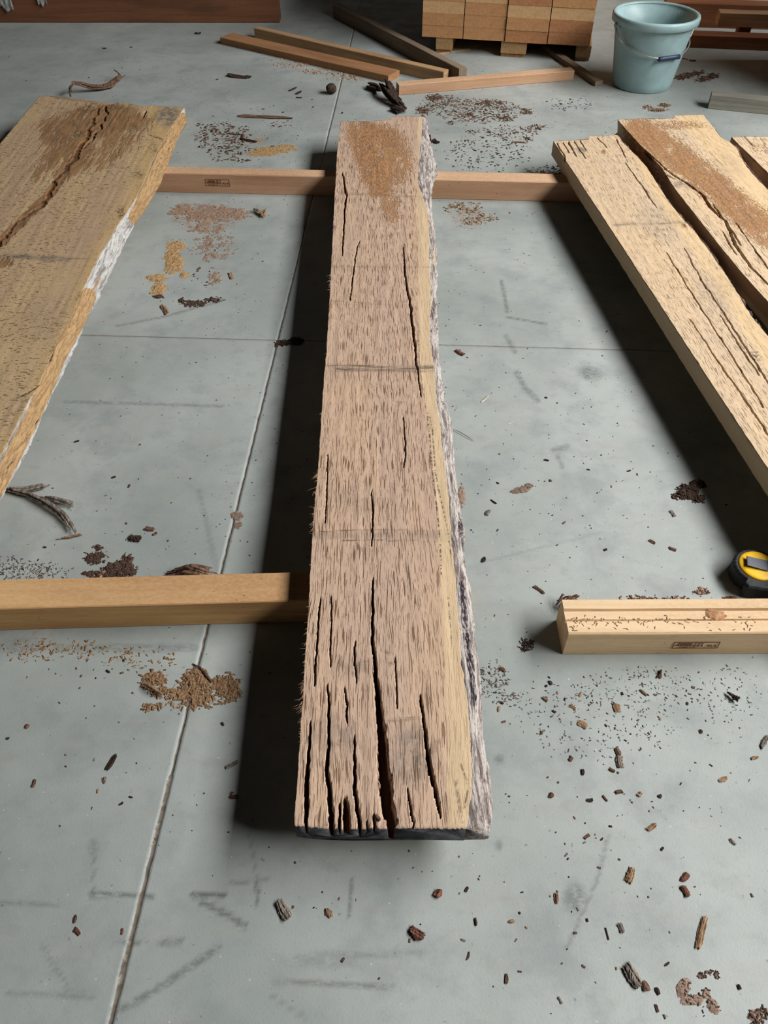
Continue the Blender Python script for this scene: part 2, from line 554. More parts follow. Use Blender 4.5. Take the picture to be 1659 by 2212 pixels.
def build_floor():
    # grid axes aligned with the two saw joints, origin at their crossing
    def axis(lo, hi, fine_lo, fine_hi, fine, joint=True):
        a = list(np.arange(fine_lo, fine_hi, fine))
        g = [-0.0036, -0.0024, 0.0024, 0.0036]
        if joint:
            a = [x for x in a if abs(x) > 0.006] + g
        st = 0.15
        x = fine_lo - st
        while x > lo:
            a.append(x)
            st *= 1.35
            x -= st
        a.append(lo)
        st = 0.15
        x = fine_hi + st
        while x < hi:
            a.append(x)
            st *= 1.35
            x += st
        a.append(hi)
        return np.array(sorted(a))
    X = axis(-9, 9, -0.95, 1.35, 0.0056)
    Y = axis(-8, 9, -1.72, 1.5, 0.0064)
    nx, ny = len(X), len(Y)
    gx, gy = np.meshgrid(X, Y, indexing='ij')
    z = np.zeros_like(gx)
    inx = np.abs(gx) < 0.003
    iny = np.abs(gy) < 0.003
    z[inx] = -0.0013
    z[iny] = -0.0013
    cols = np.abs(X) < 0.005
    wid = np.where(gy < -1.27, 1.3, 0.62) * (1 + .25 * smooth_noise(gy, 91, 30))
    gx[cols] = gx[cols] * wid[cols] + (smooth_noise(gy, 92, 60) * .0007)[cols]
    rowsj = np.abs(Y) < 0.005
    gy[:, rowsj] = gy[:, rowsj] * .55 + (smooth_noise(gx, 93, 60) * .0004)[:, rowsj]
    v = np.stack([gx, gy, z], -1).reshape(-1, 3)
    idx = np.arange(nx * ny).reshape(nx, ny)
    q = np.stack([idx[:-1, :-1], idx[1:, :-1], idx[1:, 1:], idx[:-1, 1:]], -1).reshape(-1, 4)
    me = mesh_np('floor', v, (q, []))
    c, s = math.cos(-jrot), math.sin(-jrot)
    w = np.stack([JX.x + v[:, 0] * c - v[:, 1] * s, JX.y + v[:, 0] * s + v[:, 1] * c, v[:, 2] * 0], -1)
    px, py = proj(w)
    ok = (w[:, 1] * CP + (H) * SP) > 0.15
    px = np.where(ok, px, -9999)
    py = np.where(ok, py, -9999)
    scuff_shade = 1.15 * mask(px, py, [
        ('line', [(197, 1933), (270, 1933), (330, 1938)], 8, .6), ('line', [(417, 1934), (482, 1934)], 9, .7),
        ('line', [(436, 1947), (490, 1975), (528, 2000)], 9, .6),
        ('line', [(247, 2182), (285, 2170), (347, 2131), (416, 2085), (471, 2047)], 10, .5),
        ('line', [(347, 2035), (390, 2035)], 7, .6), ('line', [(240, 2040), (300, 2038)], 5, .5),
        ('line', [(204, 1838), (200, 1931)], 3, .45), ('line', [(555, 1908), (556, 1954)], 6, .55),
        ('line', [(540, 1800), (556, 1905)], 4, .3),
        ('line', [(586, 2124), (700, 2127), (846, 2129)], 6, .5), ('line', [(762, 1901), (755, 1979)], 5, .5),
        ('line', [(586, 2150), (660, 2200)], 5, .25), ('line', [(500, 1905), (580, 1903)], 5, .4),
        ('line', [(1314, 1807), (1290, 1900), (1226, 2046)], 5, .4), ('ell', 1241, 1940, 32, 42, 0, .5),
        ('ell', 1275, 806, 34, 20, 10, .5), ('line', [(1116, 806), (1135, 840), (1162, 865)], 7, .45),
        ('line', [(1083, 607), (1096, 673)], 5, .5), ('line', [(1093, 726), (1112, 760)], 6, .4),
        ('line', [(1095, 685), (1180, 700)], 3, .5), ('line', [(140, 868), (480, 878)], 4, .35),
        ('line', [(250, 705), (350, 685), (480, 650)], 3, .4), ('line', [(0, 1950), (130, 1960)], 5, .35),
        ('line', [(20, 2145), (200, 2150)], 8, .3), ('line', [(90, 2040), (150, 2140)], 6, .3),
        ('ell', 200, 1830, 14, 22, 0, .35), ('ell', 1078, 1640, 12, 14, 0, .5), ('ell', 1078, 1826, 9, 16, 0, .4),
        ('line', [(430, 1060), (470, 1240)], 6, .25), ('line', [(120, 1400), (420, 1400)], 10, .35),
        ('ell', 40, 1395, 60, 22, 0, .35), ('line', [(1205, 985), (1215, 1010)], 5, .4), ('line', [(1195, 972), (1225, 965)], 6, .4),
        ('ell', 700, 2080, 90, 16, 0, .25), ('line', [(905, 2060), (640, 2065)], 8, .25),
        ('line', [(1040, 1215), (1300, 1150)], 3, .2), ('ell', 100, 60, 130, 12, 0, .3)])  # last ellipse: shade on the floor before the top-left beam, painted dark
    dust = mask(px, py, [
        ('ell', 448, 470, 130, 55, 0, .62), ('ell', 470, 560, 60, 55, 0, .45), ('ell', 90, 1380, 90, 45, 0, .5),
        ('ell', 245, 1420, 110, 30, 0, .5), ('ell', 430, 1490, 110, 34, 0, .55), ('ell', 1000, 225, 170, 40, 0, .55),
        ('ell', 1070, 300, 150, 40, 0, .45), ('ell', 640, 200, 110, 40, 0, .45), ('ell', 1010, 470, 70, 40, 0, .6),
        ('ell', 540, 300, 90, 40, 0, .45), ('ell', 1290, 1300, 130, 20, 0, .4), ('ell', 1500, 170, 70, 16, -12, .8),
        ('ell', 230, 1240, 80, 26, 0, .45), ('ell', 1300, 1480, 260, 40, 0, .28), ('ell', 1170, 380, 110, 18, 0, .5),
        ('ell', 1500, 1270, 40, 12, 0, .5), ('ell', 80, 2050, 160, 120, 0, .12)])
    joint = np.zeros(len(v))
    joint[inx.ravel()] = 0.9
    joint[iny.ravel()] = 0.9
    chip = np.zeros(len(v))
    chip[(np.abs(v[:, 0] + 0.005) < 0.004) & (np.abs(v[:, 0]) > 0.0032) & (v[:, 1] < -1.25) & (v[:, 0] < 0)] = 0.42
    set_attr(me, 'scuff_shade', scuff_shade)
    set_attr(me, 'dust', dust)
    set_attr(me, 'joint', joint)
    set_attr(me, 'chip', chip)
    o = link('floor', me, M['floor'])
    o.location = (JX.x, JX.y, 0)
    o.rotation_euler = (0, 0, -jrot)
    tag(o, kind='structure', label='grey power-floated concrete floor with saw-cut joints')
    return o


build_floor()

def wall(name, cx, cy, sx, sy, h=5.6):
    bm = bmesh.new()
    bmesh.ops.create_cube(bm, size=1, matrix=Matrix.Translation((cx, cy, h / 2)) @ Matrix.Diagonal((sx, sy, h, 1)))
    tag(from_bm(name, bm, M['wall']), kind='structure', label='grey rendered hall wall')


M['wall'] = plain('grey_render', rgb(128, 124, 118), 0.85, 0.2, var=.06, scale=6)
wall('wall_back', 0, 9.6, 19.6, .2)
wall('wall_left', -9.7, .6, .2, 18)
wall('wall_right', 9.7, .6, .2, 18)

# ------------------------------------------------------------------ big slabs
ZB = 0.069           # bearers are 69 mm high: the slabs lie on them


def slab(name, label, group, zt, Lpx, Rpx, far, near, nu, nv, wood, bark, out=None, zo=0.3, cracks=(), layers=None,
         blayers=None, near_len=None, wane=0.012, wn=18, edge_noise=0.0012, end_mat=True, rough_far=0.003, zb=ZB,
         waney_left=False, side_layers=None):
    th = zt - zb
    L = [P(x, y, zt) for x, y in Lpx]
    R = [P(x, y, zt) for x, y in Rpx]
    fa = [P(x, y, zt) for x, y in far]
    mid0 = (L[-1] + R[-1]) / 2
    ax = (L[0] - L[-1])
    ax.z = 0
    ax.normalize()
    O = L[-1].copy()
    O.z = 0
    rz = math.atan2(-ax.x, ax.y)
    cx_ = Vector((ax.y, -ax.x, 0))

    def loc(p):
        d = p - O
        return d.dot(ax), d.dot(cx_)
    l = sorted(loc(p) for p in L)
    r = sorted(loc(p) for p in R)
    ls, lt = np.array([a for a, _ in l]), np.array([b for _, b in l])
    rs, rt = np.array([a for a, _ in r]), np.array([b for _, b in r])

    def ext(s, xs, ys, k=4):
        y = np.interp(s, xs, ys)
        k = min(k, len(xs) - 1)
        m0 = (ys[k] - ys[0]) / (xs[k] - xs[0])
        y = np.where(s < xs[0], ys[0] + m0 * (s - xs[0]), y)
        m1 = (ys[-1] - ys[-1 - k]) / (xs[-1] - xs[-1 - k])
        return np.where(s > xs[-1], ys[-1] + np.clip(m1, -.15, .15) * (s - xs[-1]), y)
    en = lambda s, sd: (smooth_noise(s, sd, 60) + .6 * smooth_noise(s, sd + 1, 170)) * edge_noise
    A = lambda s: ext(s, ls, lt) + en(s, 11) * .5
    B = lambda s: ext(s, rs, rt) + en(s, 21)
    fl = sorted((loc(p) for p in fa), key=lambda q: q[1])
    fs, ft = np.array([a for a, _ in fl]), np.array([b for _, b in fl])
    fu = (ft - ft[0]) / (ft[-1] - ft[0])
    u = np.linspace(0, 1, nu)
    sf = np.interp(u, fu, fs) + smooth_noise(u, 31, 60) * rough_far * .6 + smooth_noise(u, 32, 18) * rough_far
    if near:
        nl_ = sorted((loc(P(x, y, zt)) for x, y in near), key=lambda q: q[1])
        ns, nt = np.array([a for a, _ in nl_]), np.array([b for _, b in nl_])
        nuu = (nt - nt[0]) / (nt[-1] - nt[0])
        sn = np.interp(u, nuu, ns) + smooth_noise(u, 33, 80) * .0012
    else:
        sn = np.full(nu, -near_len)
    v = np.linspace(0, 1, nv)
    S = sn[None, :] + v[:, None] * (sf - sn)[None, :]
    a_, b_ = A(S), B(S)
    T = a_ + (b_ - a_) * u[None, :]
    Zt = np.full_like(S, zt)
    w3 = np.stack([O.x + ax.x * S + cx_.x * T, O.y + ax.y * S + cx_.y * T, Zt], -1)
    dep = w3[..., 1] * CP - (w3[..., 2] - H) * SP
    px, py = proj(w3)
    bad = dep < 0.1
    px[bad] = -9999
    py[bad] = -9999
    ck = np.zeros_like(S)
    for pts, depth, *jg in cracks:
        jg = jg[0] if jg else 1.3
        pts = sorted(pts, key=lambda q: q[1])
        ys = [q[1] for q in pts]
        xc = np.interp(py, ys, [q[0] for q in pts]) + (smooth_noise(py, int(pts[0][0]), .09) + .5 * smooth_noise(py, int(pts[0][0]) + 9, .3)) * jg
        wd = np.interp(py, ys, [q[2] for q in pts]) * (1 + .25 * smooth_noise(py, int(pts[0][0]) + 3, .2))
        inside = (py >= ys[0]) & (py <= ys[-1] + (6 if ys[-1] > 1770 else 0))
        k = np.where(inside, 1 - sstep(np.abs(px - xc), wd * .40, wd * .62 + .35), 0)
        Zt = Zt - k * (depth + smooth_noise(S, 77, 40) * depth * .12)
        ck = np.maximum(ck, k)
    Zt = np.maximum(Zt, zb + .004)
    Zt += vnoise2(T * 90 + 50, S * 9 + 50, 3) * .0006
    # ring: top, right wall, bottom, left wall
    nr_, nb_, nl2 = 5, 10, 6
    fr = np.linspace(0, 1, nr_ + 2)[1:-1]
    ZR = Zt[:, -1:] + (zb - Zt[:, -1:]) * fr[None, :]
    TR = np.repeat(T[:, -1:], nr_, 1)
    SR = np.repeat(S[:, -1:], nr_, 1)
    ub = np.linspace(1, 0, nb_)
    SB = np.stack([np.interp(x, u, np.arange(nu)) for x in ub])
    ib = np.round(SB).astype(int)
    TB, SBo = T[:, ib], S[:, ib]
    ZBm = np.full_like(TB, zb)
    fl2 = np.linspace(0, 1, nl2 + 2)[1:-1]
    ZL = zb + (Zt[:, :1] - zb) * fl2[None, :]
    TL = np.repeat(T[:, :1], nl2, 1)
    SL = np.repeat(S[:, :1], nl2, 1)
    TL = TL + vnoise2(SL * 40 + 9, ZL * 120 + 9, 8) * .0008
    if waney_left:
        TL = TL + (1 - fl2)[None, :] * .012
    RT = np.concatenate([T, TR, TB, TL], 1)
    RS = np.concatenate([S, SR, SBo, SL], 1)
    RZ = np.concatenate([Zt, ZR, ZBm, ZL], 1)
    rows = np.stack([RT, RS, RZ], -1)
    me = ring_mesh('sawn_board', rows)
    nring = rows.shape[1]
    w3 = np.stack([O.x + ax.x * RS + cx_.x * RT, O.y + ax.y * RS + cx_.y * RT, RZ * 0 + zt], -1)
    px2, py2 = proj(w3)
    dep = w3[..., 1] * CP - (w3[..., 2] - H) * SP
    px2[dep < .1] = -9999
    py2[dep < .1] = -9999
    top = np.zeros((nv, nring))
    top[:, :nu] = 1
    cfull = np.zeros((nv, nring))
    cfull[:, :nu] = ck
    set_attr(me, 'crack', cfull)
    set_attr(me, 'side', 1 - top)
    for an, shp in (layers or {}).items():
        mk = mask(px2, py2, shp)
        if an in ('band', 'dirt', 'grey'): mk = mk * top
        set_attr(me, an, mk)
    if end_mat:
        ce = rows[0].copy()
        ce2 = ce.copy()
        ce2[:, 1] -= .0008
        end_me = ring_mesh('sealed_end', np.stack([ce2, ce]))
    root = empty(name, O, rz)
    tag(root, label, 'plank', group)
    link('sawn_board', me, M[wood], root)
    if end_mat:
        link('sealed_end', end_me, M['sealed_end'], root)['label'] = 'dark sealed end grain'
    # waney edge with bark
    nvb = max(120, int(nv * .8))
    s0, s1 = float(sn[-1]), float(sf[-1])
    s = np.linspace(s0, s1, nvb)
    bb = B(s)
    if out is not None:
        zoz = zb + zo * th
        oo = sorted(loc(P(x, y, zoz)) for x, y in out)
        os_, ot = np.array([q[0] for q in oo]), np.array([q[1] for q in oo])
        oo_ = ext(s, os_, ot)
    else:
        zoz = zb + zo * th
        oo_ = bb + wane * (1 + .5 * smooth_noise(s, 41, 6) + .3 * smooth_noise(s, 42, 25))
    oo_ = np.maximum(oo_, bb + .002)
    oo_ += smooth_noise(s, 43, 45) * .0012 + smooth_noise(s, 44, 130) * .0008
    k = np.linspace(0, 1, wn)
    sec_t = np.sin(k * math.pi / 2) ** 0.8
    sec_z = 1 - k ** 1.5
    TT = bb[:, None] + (oo_ - bb)[:, None] * sec_t[None, :]
    ZZ = zoz + (zt - zoz) * sec_z[None, :] + 0 * TT
    SS = np.repeat(s[:, None], wn, 1)
    dn = vnoise2(SS * 22 + 30, (TT * 2 + ZZ) * 260 + 30, 5) * .0045 + vnoise2(SS * 70 + 30, (TT * 2 + ZZ) * 500 + 30, 6) * .0012
    env = np.minimum(1, k * 5)[None, :]
    TT = TT + dn * env * .8
    ZZ = ZZ + dn * env * .8 - (1 - env) * .0004
    # underside and back
    T2 = np.stack([oo_ - .002, oo_ - .006, bb - .002, bb - .002], 1)
    Z2 = np.stack([np.full(nvb, zb + .004), np.full(nvb, zb + .0005), np.full(nvb, zb + .0005), np.full(nvb, zt - .001)], 1)
    S2 = np.repeat(s[:, None], 4, 1)
    T2[:, 1] = np.maximum(T2[:, 1], bb)
    rows = np.stack([np.concatenate([TT, T2], 1), np.concatenate([SS, S2], 1), np.concatenate([ZZ, Z2], 1)], -1)
    me = ring_mesh('bark_edge', rows, smooth=True)
    RT, RS, RZ = rows[..., 0], rows[..., 1], rows[..., 2]
    w3 = np.stack([O.x + ax.x * RS + cx_.x * RT, O.y + ax.y * RS + cx_.y * RT, RZ], -1)
    px2, py2 = proj(w3)
    dep = w3[..., 1] * CP - (w3[..., 2] - H) * SP
    px2[dep < .1] = -9999
    py2[dep < .1] = -9999
    for an, shp in (blayers or {}).items():
        set_attr(me, an, mask(px2, py2, shp))
    link('bark_edge', me, M[bark], root)['label'] = 'rough bark along the waney edge'
    return dict(root=root, O=O, ax=ax, cx=cx_, A=A, B=B, zt=zt, rz=rz, loc=loc)


# --- centre slab
C_L = [(735, 262), (728, 330), (723, 420), (718, 520), (712, 640), (705, 760), (697, 850), (688, 1000), (680, 1080), (672, 1200),
       (665, 1330), (655, 1480), (650, 1560), (641, 1700), (635, 1784)]
C_R = [(914, 252), (908, 307), (904, 348), (902, 395), (912, 421), (923, 452), (927, 488), (927, 565), (930, 617), (931, 655), (927, 707),
       (928, 733), (936, 784), (941, 846), (951, 928), (961, 1005), (970, 1093), (975, 1165), (982, 1231), (986, 1292), (993, 1366),
       (996, 1435), (1009, 1505), (1016, 1586), (1019, 1670), (1017, 1724), (1006, 1790)]
C_OUT = [(921, 254), (926, 290), (934, 330), (943, 358), (944, 378), (936, 396), (931, 425), (934, 470), (941, 530), (944, 600), (945, 655),
         (945, 700), (948, 790), (957, 850), (973, 920), (979, 960), (985, 1050), (993, 1110), (1002, 1150), (1005, 1180), (1009, 1250),
         (1017, 1300), (1022, 1345), (1027, 1409), (1036, 1481), (1040, 1539), (1046, 1612), (1055, 1670), (1064, 1727), (1065, 1782), (1059, 1797)]
c_cracks = [
    ([(805, 1250, 2.4), (805, 1331, 4), (804, 1377, 5), (809.5, 1435, 5.5), (812, 1461, 7), (817, 1496, 10), (818, 1533, 12), (821, 1557, 14),
      (825, 1597, 17), (828, 1655, 22), (833, 1701, 25), (837, 1742, 24), (844, 1771, 20), (846, 1792, 17)], .045),
    ([(707, 1481, 2), (710, 1510, 3.5), (710, 1568, 4), (710, 1612, 5), (705, 1668, 6), (711, 1698, 8), (714, 1742, 10), (717, 1789, 9)], .03),
    ([(671, 1557, 2), (666, 1626, 5), (662, 1684, 8), (662, 1742, 9), (660, 1787, 6)], .03),
    ([(766, 1588, 2), (766, 1655, 5), (766, 1698, 6), (770, 1742, 6), (778, 1789, 6)], .03),
    ([(744, 1722, 4), (747, 1742, 11), (748, 1790, 16)], .022),
    ([(734, 1735, 3), (733, 1790, 5)], .02),
    ([(908, 1499, 2), (912, 1539, 3.6), (921, 1597, 6), (928, 1655, 8), (937, 1698, 8), (947, 1736, 5), (951, 1765, 3)], .03),
    ([(879, 1701, 2), (888, 1753, 4), (893, 1779, 3)], .012),
    ([(691, 1293, 2.4), (688, 1345, 3), (682, 1424, 3), (679, 1481, 2.2)], .012),
    ([(766, 1386, 2.2), (766, 1429, 3), (770, 1476, 2.2)], .012),
    ([(744, 1487, 2), (749, 1525, 3.4), (750, 1562, 2)], .012),
    ([(808, 1757, 2.4), (808, 1792, 6)], .016),
    ([(793, 1774, 2.4), (793, 1790, 4)], .012),
    ([(871, 534, 1.5), (876, 604, 3), (886, 655, 4), (893, 720, 4), (899, 784, 3), (904, 806, 2.4), (909, 857, 1.5)], .014),
    ([(740, 374, 2), (748, 423, 4), (744, 462, 3), (738, 552, 2)], .012),
    ([(870, 900, 1.5), (876, 960, 2.5), (873, 1010, 1.5)], .008),
    ([(716, 1290, 1.8), (714, 1380, 2.6), (713, 1440, 1.8)], .01),
    ([(776, 520, 1.4), (766, 560, 2.2), (757, 650, 1.8)], .008),
    ([(803, 1060, 1.6), (805, 1120, 2.4), (803, 1180, 1.6)], .008),
    ([(853, 1420, 1.5), (855, 1470, 2.2), (858, 1530, 1.5)], .008),
    ([(708, 980, 1.4), (705, 1080, 2.2), (702, 1130, 1.4)], .008),
]
c_layers = dict(
    rot=[('line', [(782, 285), (800, 345), (818, 395)], 40, .78), ('ell', 815, 300, 85, 48, 10, .72), ('ell', 850, 350, 60, 80, 0, .62), ('ell', 790, 310, 40, 40, 0, .9), ('ell', 842, 440, 34, 66, -10, .55)],
    sap=[('right', [(905, 230), (900, 420), (905, 620), (903, 694), (906, 771), (908, 806), (921, 881), (936, 1019), (944, 1098), (948, 1178), (953, 1284),
                    (964, 1452), (967, 1626), (967, 1795)], 3, .95)],
    band=[('line', [(700, 789), (935, 792)], 2.2, .9), ('line', [(730, 797), (940, 799)], 5, .8), ('line', [(690, 1148), (975, 1143)], 1.6, .8),
          ('line', [(740, 1167), (980, 1169)], 1.6, .9), ('line', [(735, 417), (925, 427)], 3, .55), ('line', [(715, 575), (930, 577)], 2, .4),
          ('line', [(840, 1555), (905, 1552)], 5, .6), ('line', [(713, 650), (890, 660)], 8, .28)],
    grey=[('ell', 890, 1630, 60, 85, 0, .62), ('ell', 720, 1590, 60, 60, 0, .5), ('ell', 760, 1440, 60, 30, 0, .35), ('line', [(680, 1157), (975, 1157)], 9, .35),
          ('line', [(700, 795), (938, 795)], 10, .35), ('ell', 770, 1080, 80, 40, 0, .25), ('ell', 700, 1630, 40, 40, 0, .3)],
    dirt=[('ell', 745, 1330, 12, 6, 0, .5), ('ell', 838, 1410, 9, 6, 0, .6), ('ell', 864, 870, 6, 4, 0, .9), ('ell', 780, 1430, 20, 6, 0, .4), ('ell', 864, 1333, 10, 5, 0, .45),
          ('ell', 845, 1433, 10, 5, 0, .5), ('ell', 820, 1470, 8, 4, 0, .35), ('ell', 735, 1605, 10, 12, 20, .45),
          ('line', [(922, 885), (928, 940), (934, 1020), (944, 1100), (950, 1160), (953, 1240)], 2.2, .85), ('line', [(925, 885), (934, 925), (940, 1020), (955, 1090), (968, 1150), (974, 1200)], 1.9, .8), ('line', [(903, 700), (906, 790), (920, 880)], 1.8, .6),
          ('ell', 716, 1783, 22, 9, 0, .7), ('ell', 957, 1787, 60, 3, 0, .3), ('line', [(968, 1290), (974, 1360), (976, 1400)], 1.6, .8),
          ('line', [(995, 1650), (1012, 1700), (1003, 1745)], 2.4, .7), ('line', [(985, 1690), (1000, 1780)], 5, .5)])
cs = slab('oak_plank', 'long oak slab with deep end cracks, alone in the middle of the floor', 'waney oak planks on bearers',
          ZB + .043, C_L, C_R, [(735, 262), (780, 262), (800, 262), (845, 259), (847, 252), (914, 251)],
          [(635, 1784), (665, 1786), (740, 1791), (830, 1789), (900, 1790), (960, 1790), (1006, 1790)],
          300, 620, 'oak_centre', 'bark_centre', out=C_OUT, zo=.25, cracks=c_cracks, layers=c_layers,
          blayers=dict(tan=[('line', [(955, 960), (985, 1250), (1000, 1440)], 4, .5), ('ell', 1022, 1790, 40, 22, 0, .5), ('ell', 935, 560, 8, 60, 0, .5), ('ell', 1035, 1560, 12, 60, 0, .3)],
                       black=[('line', [(997, 1260), (1005, 1350), (1018, 1450), (1024, 1520)], 11, .6), ('ell', 995, 1140, 11, 36, 0, .6), ('ell', 935, 675, 10, 20, 0, .55),
                              ('ell', 1000, 1180, 6, 30, 0, .6), ('line', [(955, 840), (970, 930)], 6, .4)]))

# splinters along the left arris of the centre slab
def splinters(info, spots, parent):
    bm = bmesh.new()
    for (px, py, n, L) in spots:
        for i in range(n):
            q = P(px + random.uniform(-1, 2), py + random.uniform(-14, 14), info['zt'])
            s, t = info['loc'](q)
            t = float(info['A'](np.array([s]))[0])
            z = info['zt'] - random.uniform(-.0002, .0012)
            ln = L * random.uniform(.4, 1.2)
            a = math.radians(random.uniform(195, 250))
            r = random.uniform(.0005, .0013)
            prev = None
            x, y, zz = t + .0015, s, z
            rings = []
            for k in range(5):
                f = k / 4
                rr = r * (1 - f * .85)
                rings.append([bm.verts.new((x + rr * math.cos(q_) * .6, y + rr * math.cos(q_) * .6, zz + rr * math.sin(q_))) for q_ in (0, 2.1, 4.2)])
                x += math.cos(a) * ln / 4
                y += math.sin(a) * ln / 4
                zz += random.uniform(-.0003, .0012)
                a += random.uniform(-.3, .3)
            for r0, r1 in zip(rings[:-1], rings[1:]):
                for j in range(3):
                    bm.faces.new((r0[j], r0[(j + 1) % 3], r1[(j + 1) % 3], r1[j]))
            bm.faces.new(rings[0])
            bm.faces.new(rings[-1][::-1])
    o = from_bm('splinters', bm, M['chip_pale'] if False else M['splinter'], parent)
    tag(o, 'pale torn fibres along the sawn arris', kind='stuff')


M['splinter'] = scrap_mat('splinter_wood', rgb(196, 156, 124), rgb(222, 190, 160))
splinters(cs, [(709, 605, 8, .016), (707, 620, 5, .016), (700, 755, 2, .01), (690, 895, 2, .008), (688, 945, 2, .006), (685, 1015, 4, .016), (682, 1025, 3, .018), (681, 1050, 3, .02),
               (676, 1075, 5, .012), (674, 1100, 7, .012), (672, 1120, 8, .014), (671, 1138, 6, .018), (664, 1315, 3, .006), (661, 1352, 4, .014), (658, 1398, 8, .011),
               (655, 1440, 8, .007), (652, 1475, 9, .010), (650, 1495, 6, .013), (648, 1520, 8, .017), (646, 1545, 6, .009), (644, 1570, 7, .006), (642, 1600, 6, .005), (668, 1230, 4, .005)],
          cs['root'])

# --- left slab
L_L = [(85, 208), (50, 250), (0, 310), (-120, 455), (-300, 680), (-520, 960)]
L_R = [(399, 231), (373, 270), (338, 330), (318, 377), (298, 420), (286, 440), (252, 490), (211, 559), (174, 637), (156, 683), (124, 738), (93, 811),
       (85, 833), (63, 865), (41, 909), (0, 988), (-40, 1072), (-110, 1240)]
L_OUT = [(407, 245), (370, 336), (347, 397), (318, 446), (295, 481), (272, 521), (246, 576), (214, 643), (185, 701), (162, 753), (145, 788), (130, 820), (120, 839),
         (95, 890), (63, 969), (32, 1025), (0, 1083), (-50, 1185), (-110, 1330)]
l_cracks = [
    ([(210, 232, 5), (208, 252, 5), (197, 272, 7), (185, 296, 8), (156, 348, 10), (124, 380, 8), (101, 426, 11), (81, 452, 10), (58, 466, 8), (29, 487, 6), (0, 524, 9), (-30, 560, 6)], .0045, 6),
    ([(230, 225, 4), (226, 260, 4), (196, 305, 5), (180, 320, 3)], .006, 4),
    ([(314, 240, 3), (308, 255, 4)], .008),
    ([(85, 833, 2), (60, 848, 4), (42, 857, 2)], .006),
]
l_layers = dict(
    rot=[('ell', 225, 262, 125, 48, 0, .95), ('ell', 130, 285, 70, 50, 0, .75), ('ell', 150, 335, 90, 62, -25, .72), ('ell', 255, 312, 80, 45, -30, .62), ('ell', 95, 370, 50, 30, -20, .55),
         ('line', [(208, 252), (156, 348), (101, 426), (58, 466), (0, 524)], 12, .95), ('ell', 8, 565, 26, 18, 0, .8), ('ell', 225, 350, 40, 22, -35, .5)],
    sap=[('right', [(300, 200), (325, 290), (270, 420), (200, 540), (120, 720), (60, 860), (-20, 980)], 22, .65)],
    grey=[('ell', 364, 250, 38, 30, 0, 1.0), ('ell', 150, 700, 160, 60, 0, .25), ('line', [(0, 552), (150, 560)], 7, .6), ('ell', 40, 900, 40, 60, 0, .3)],
    dirt=[('ell', 298, 378, 16, 11, 0, .7), ('ell', 262, 458, 12, 16, 0, .85), ('ell', 333, 322, 12, 18, 0, .5), ('ell', 170, 640, 8, 14, 40, .5), ('ell', 195, 235, 40, 10, 0, .5),
          ('ell', 260, 230, 50, 8, 0, .6), ('ell', 120, 745, 6, 30, 30, .5), ('ell', 152, 350, 9, 6, 0, .8), ('ell', 170, 290, 14, 10, -20, .7), ('ell', 245, 356, 10, 5, -20, .6),
          ('line', [(318, 268), (320, 290), (352, 302)], 2, .9), ('line', [(85, 833), (60, 848), (42, 857)], 2.5, .8), ('line', [(20, 556), (60, 553)], 3, .6)],
    band=[('line', [(0, 552), (240, 562)], 2, .5)])
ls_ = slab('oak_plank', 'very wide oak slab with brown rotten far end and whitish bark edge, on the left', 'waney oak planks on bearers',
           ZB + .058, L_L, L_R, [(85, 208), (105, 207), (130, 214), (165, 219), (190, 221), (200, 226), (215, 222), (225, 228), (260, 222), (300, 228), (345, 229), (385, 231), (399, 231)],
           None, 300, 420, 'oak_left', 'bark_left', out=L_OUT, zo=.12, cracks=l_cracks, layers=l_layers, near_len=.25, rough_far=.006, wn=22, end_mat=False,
           blayers=dict(tan=[('line', [(396, 262), (352, 345), (310, 440), (296, 470)], 22, .95), ('line', [(190, 640), (170, 690), (130, 760), (80, 880), (20, 1000), (-80, 1200)], 22, .9),
                             ('line', [(215, 600), (190, 650)], 4, .7)],
                        black=[('line', [(262, 455), (250, 490)], 6, .42), ('line', [(120, 745), (105, 790)], 6, .42), ('line', [(380, 290), (322, 420)], 4, .42), ('line', [(110, 860), (0, 1040)], 4, .46), ('line', [(390, 262), (350, 340), (305, 440)], 3, .38)]))

# --- right slabs
A_L = [(1195, 305), (1300, 465), (1406, 627), (1500, 772), (1580, 893), (1659, 1012)]
A_R = [(1335, 292), (1343, 305), (1359, 321), (1378, 340), (1400, 365), (1421, 399), (1440, 430), (1472, 471), (1500, 499), (1525, 533), (1556, 577), (1587, 624), (1622, 681), (1659, 727), (1740, 835)]
a_cracks = [
    ([(1478, 535, 1.2), (1515, 605, 2.6), (1553, 660, 2.4), (1600, 735, 3), (1680, 860, 3)], .010),
    ([(1440, 545, 1.2), (1480, 612, 2), (1530, 690, 2.4), (1575, 760, 2.6), (1650, 880, 3)], .010),
    ([(1490, 690, 1.2), (1540, 765, 2.6), (1600, 850, 3), (1660, 940, 3)], .010),
    ([(1555, 680, 1.2), (1600, 752, 2.6), (1640, 810, 3)], .010),
    ([(1204, 308, 3), (1222, 345, 2)], .008), ([(1216, 307, 2), (1230, 330, 1.4)], .006), ([(1228, 306, 3), (1245, 338, 2)], .008), ([(1240, 305, 2.6), (1264, 342, 1.6)], .008),
    ([(1253, 304, 2), (1266, 325, 1.4)], .006), ([(1290, 297, 2), (1312, 320, 1.4)], .006), ([(1330, 300, 2), (1352, 340, 1.6)], .006),
    ([(1350, 350, 1.2), (1395, 415, 2), (1420, 450, 1)], .006)]
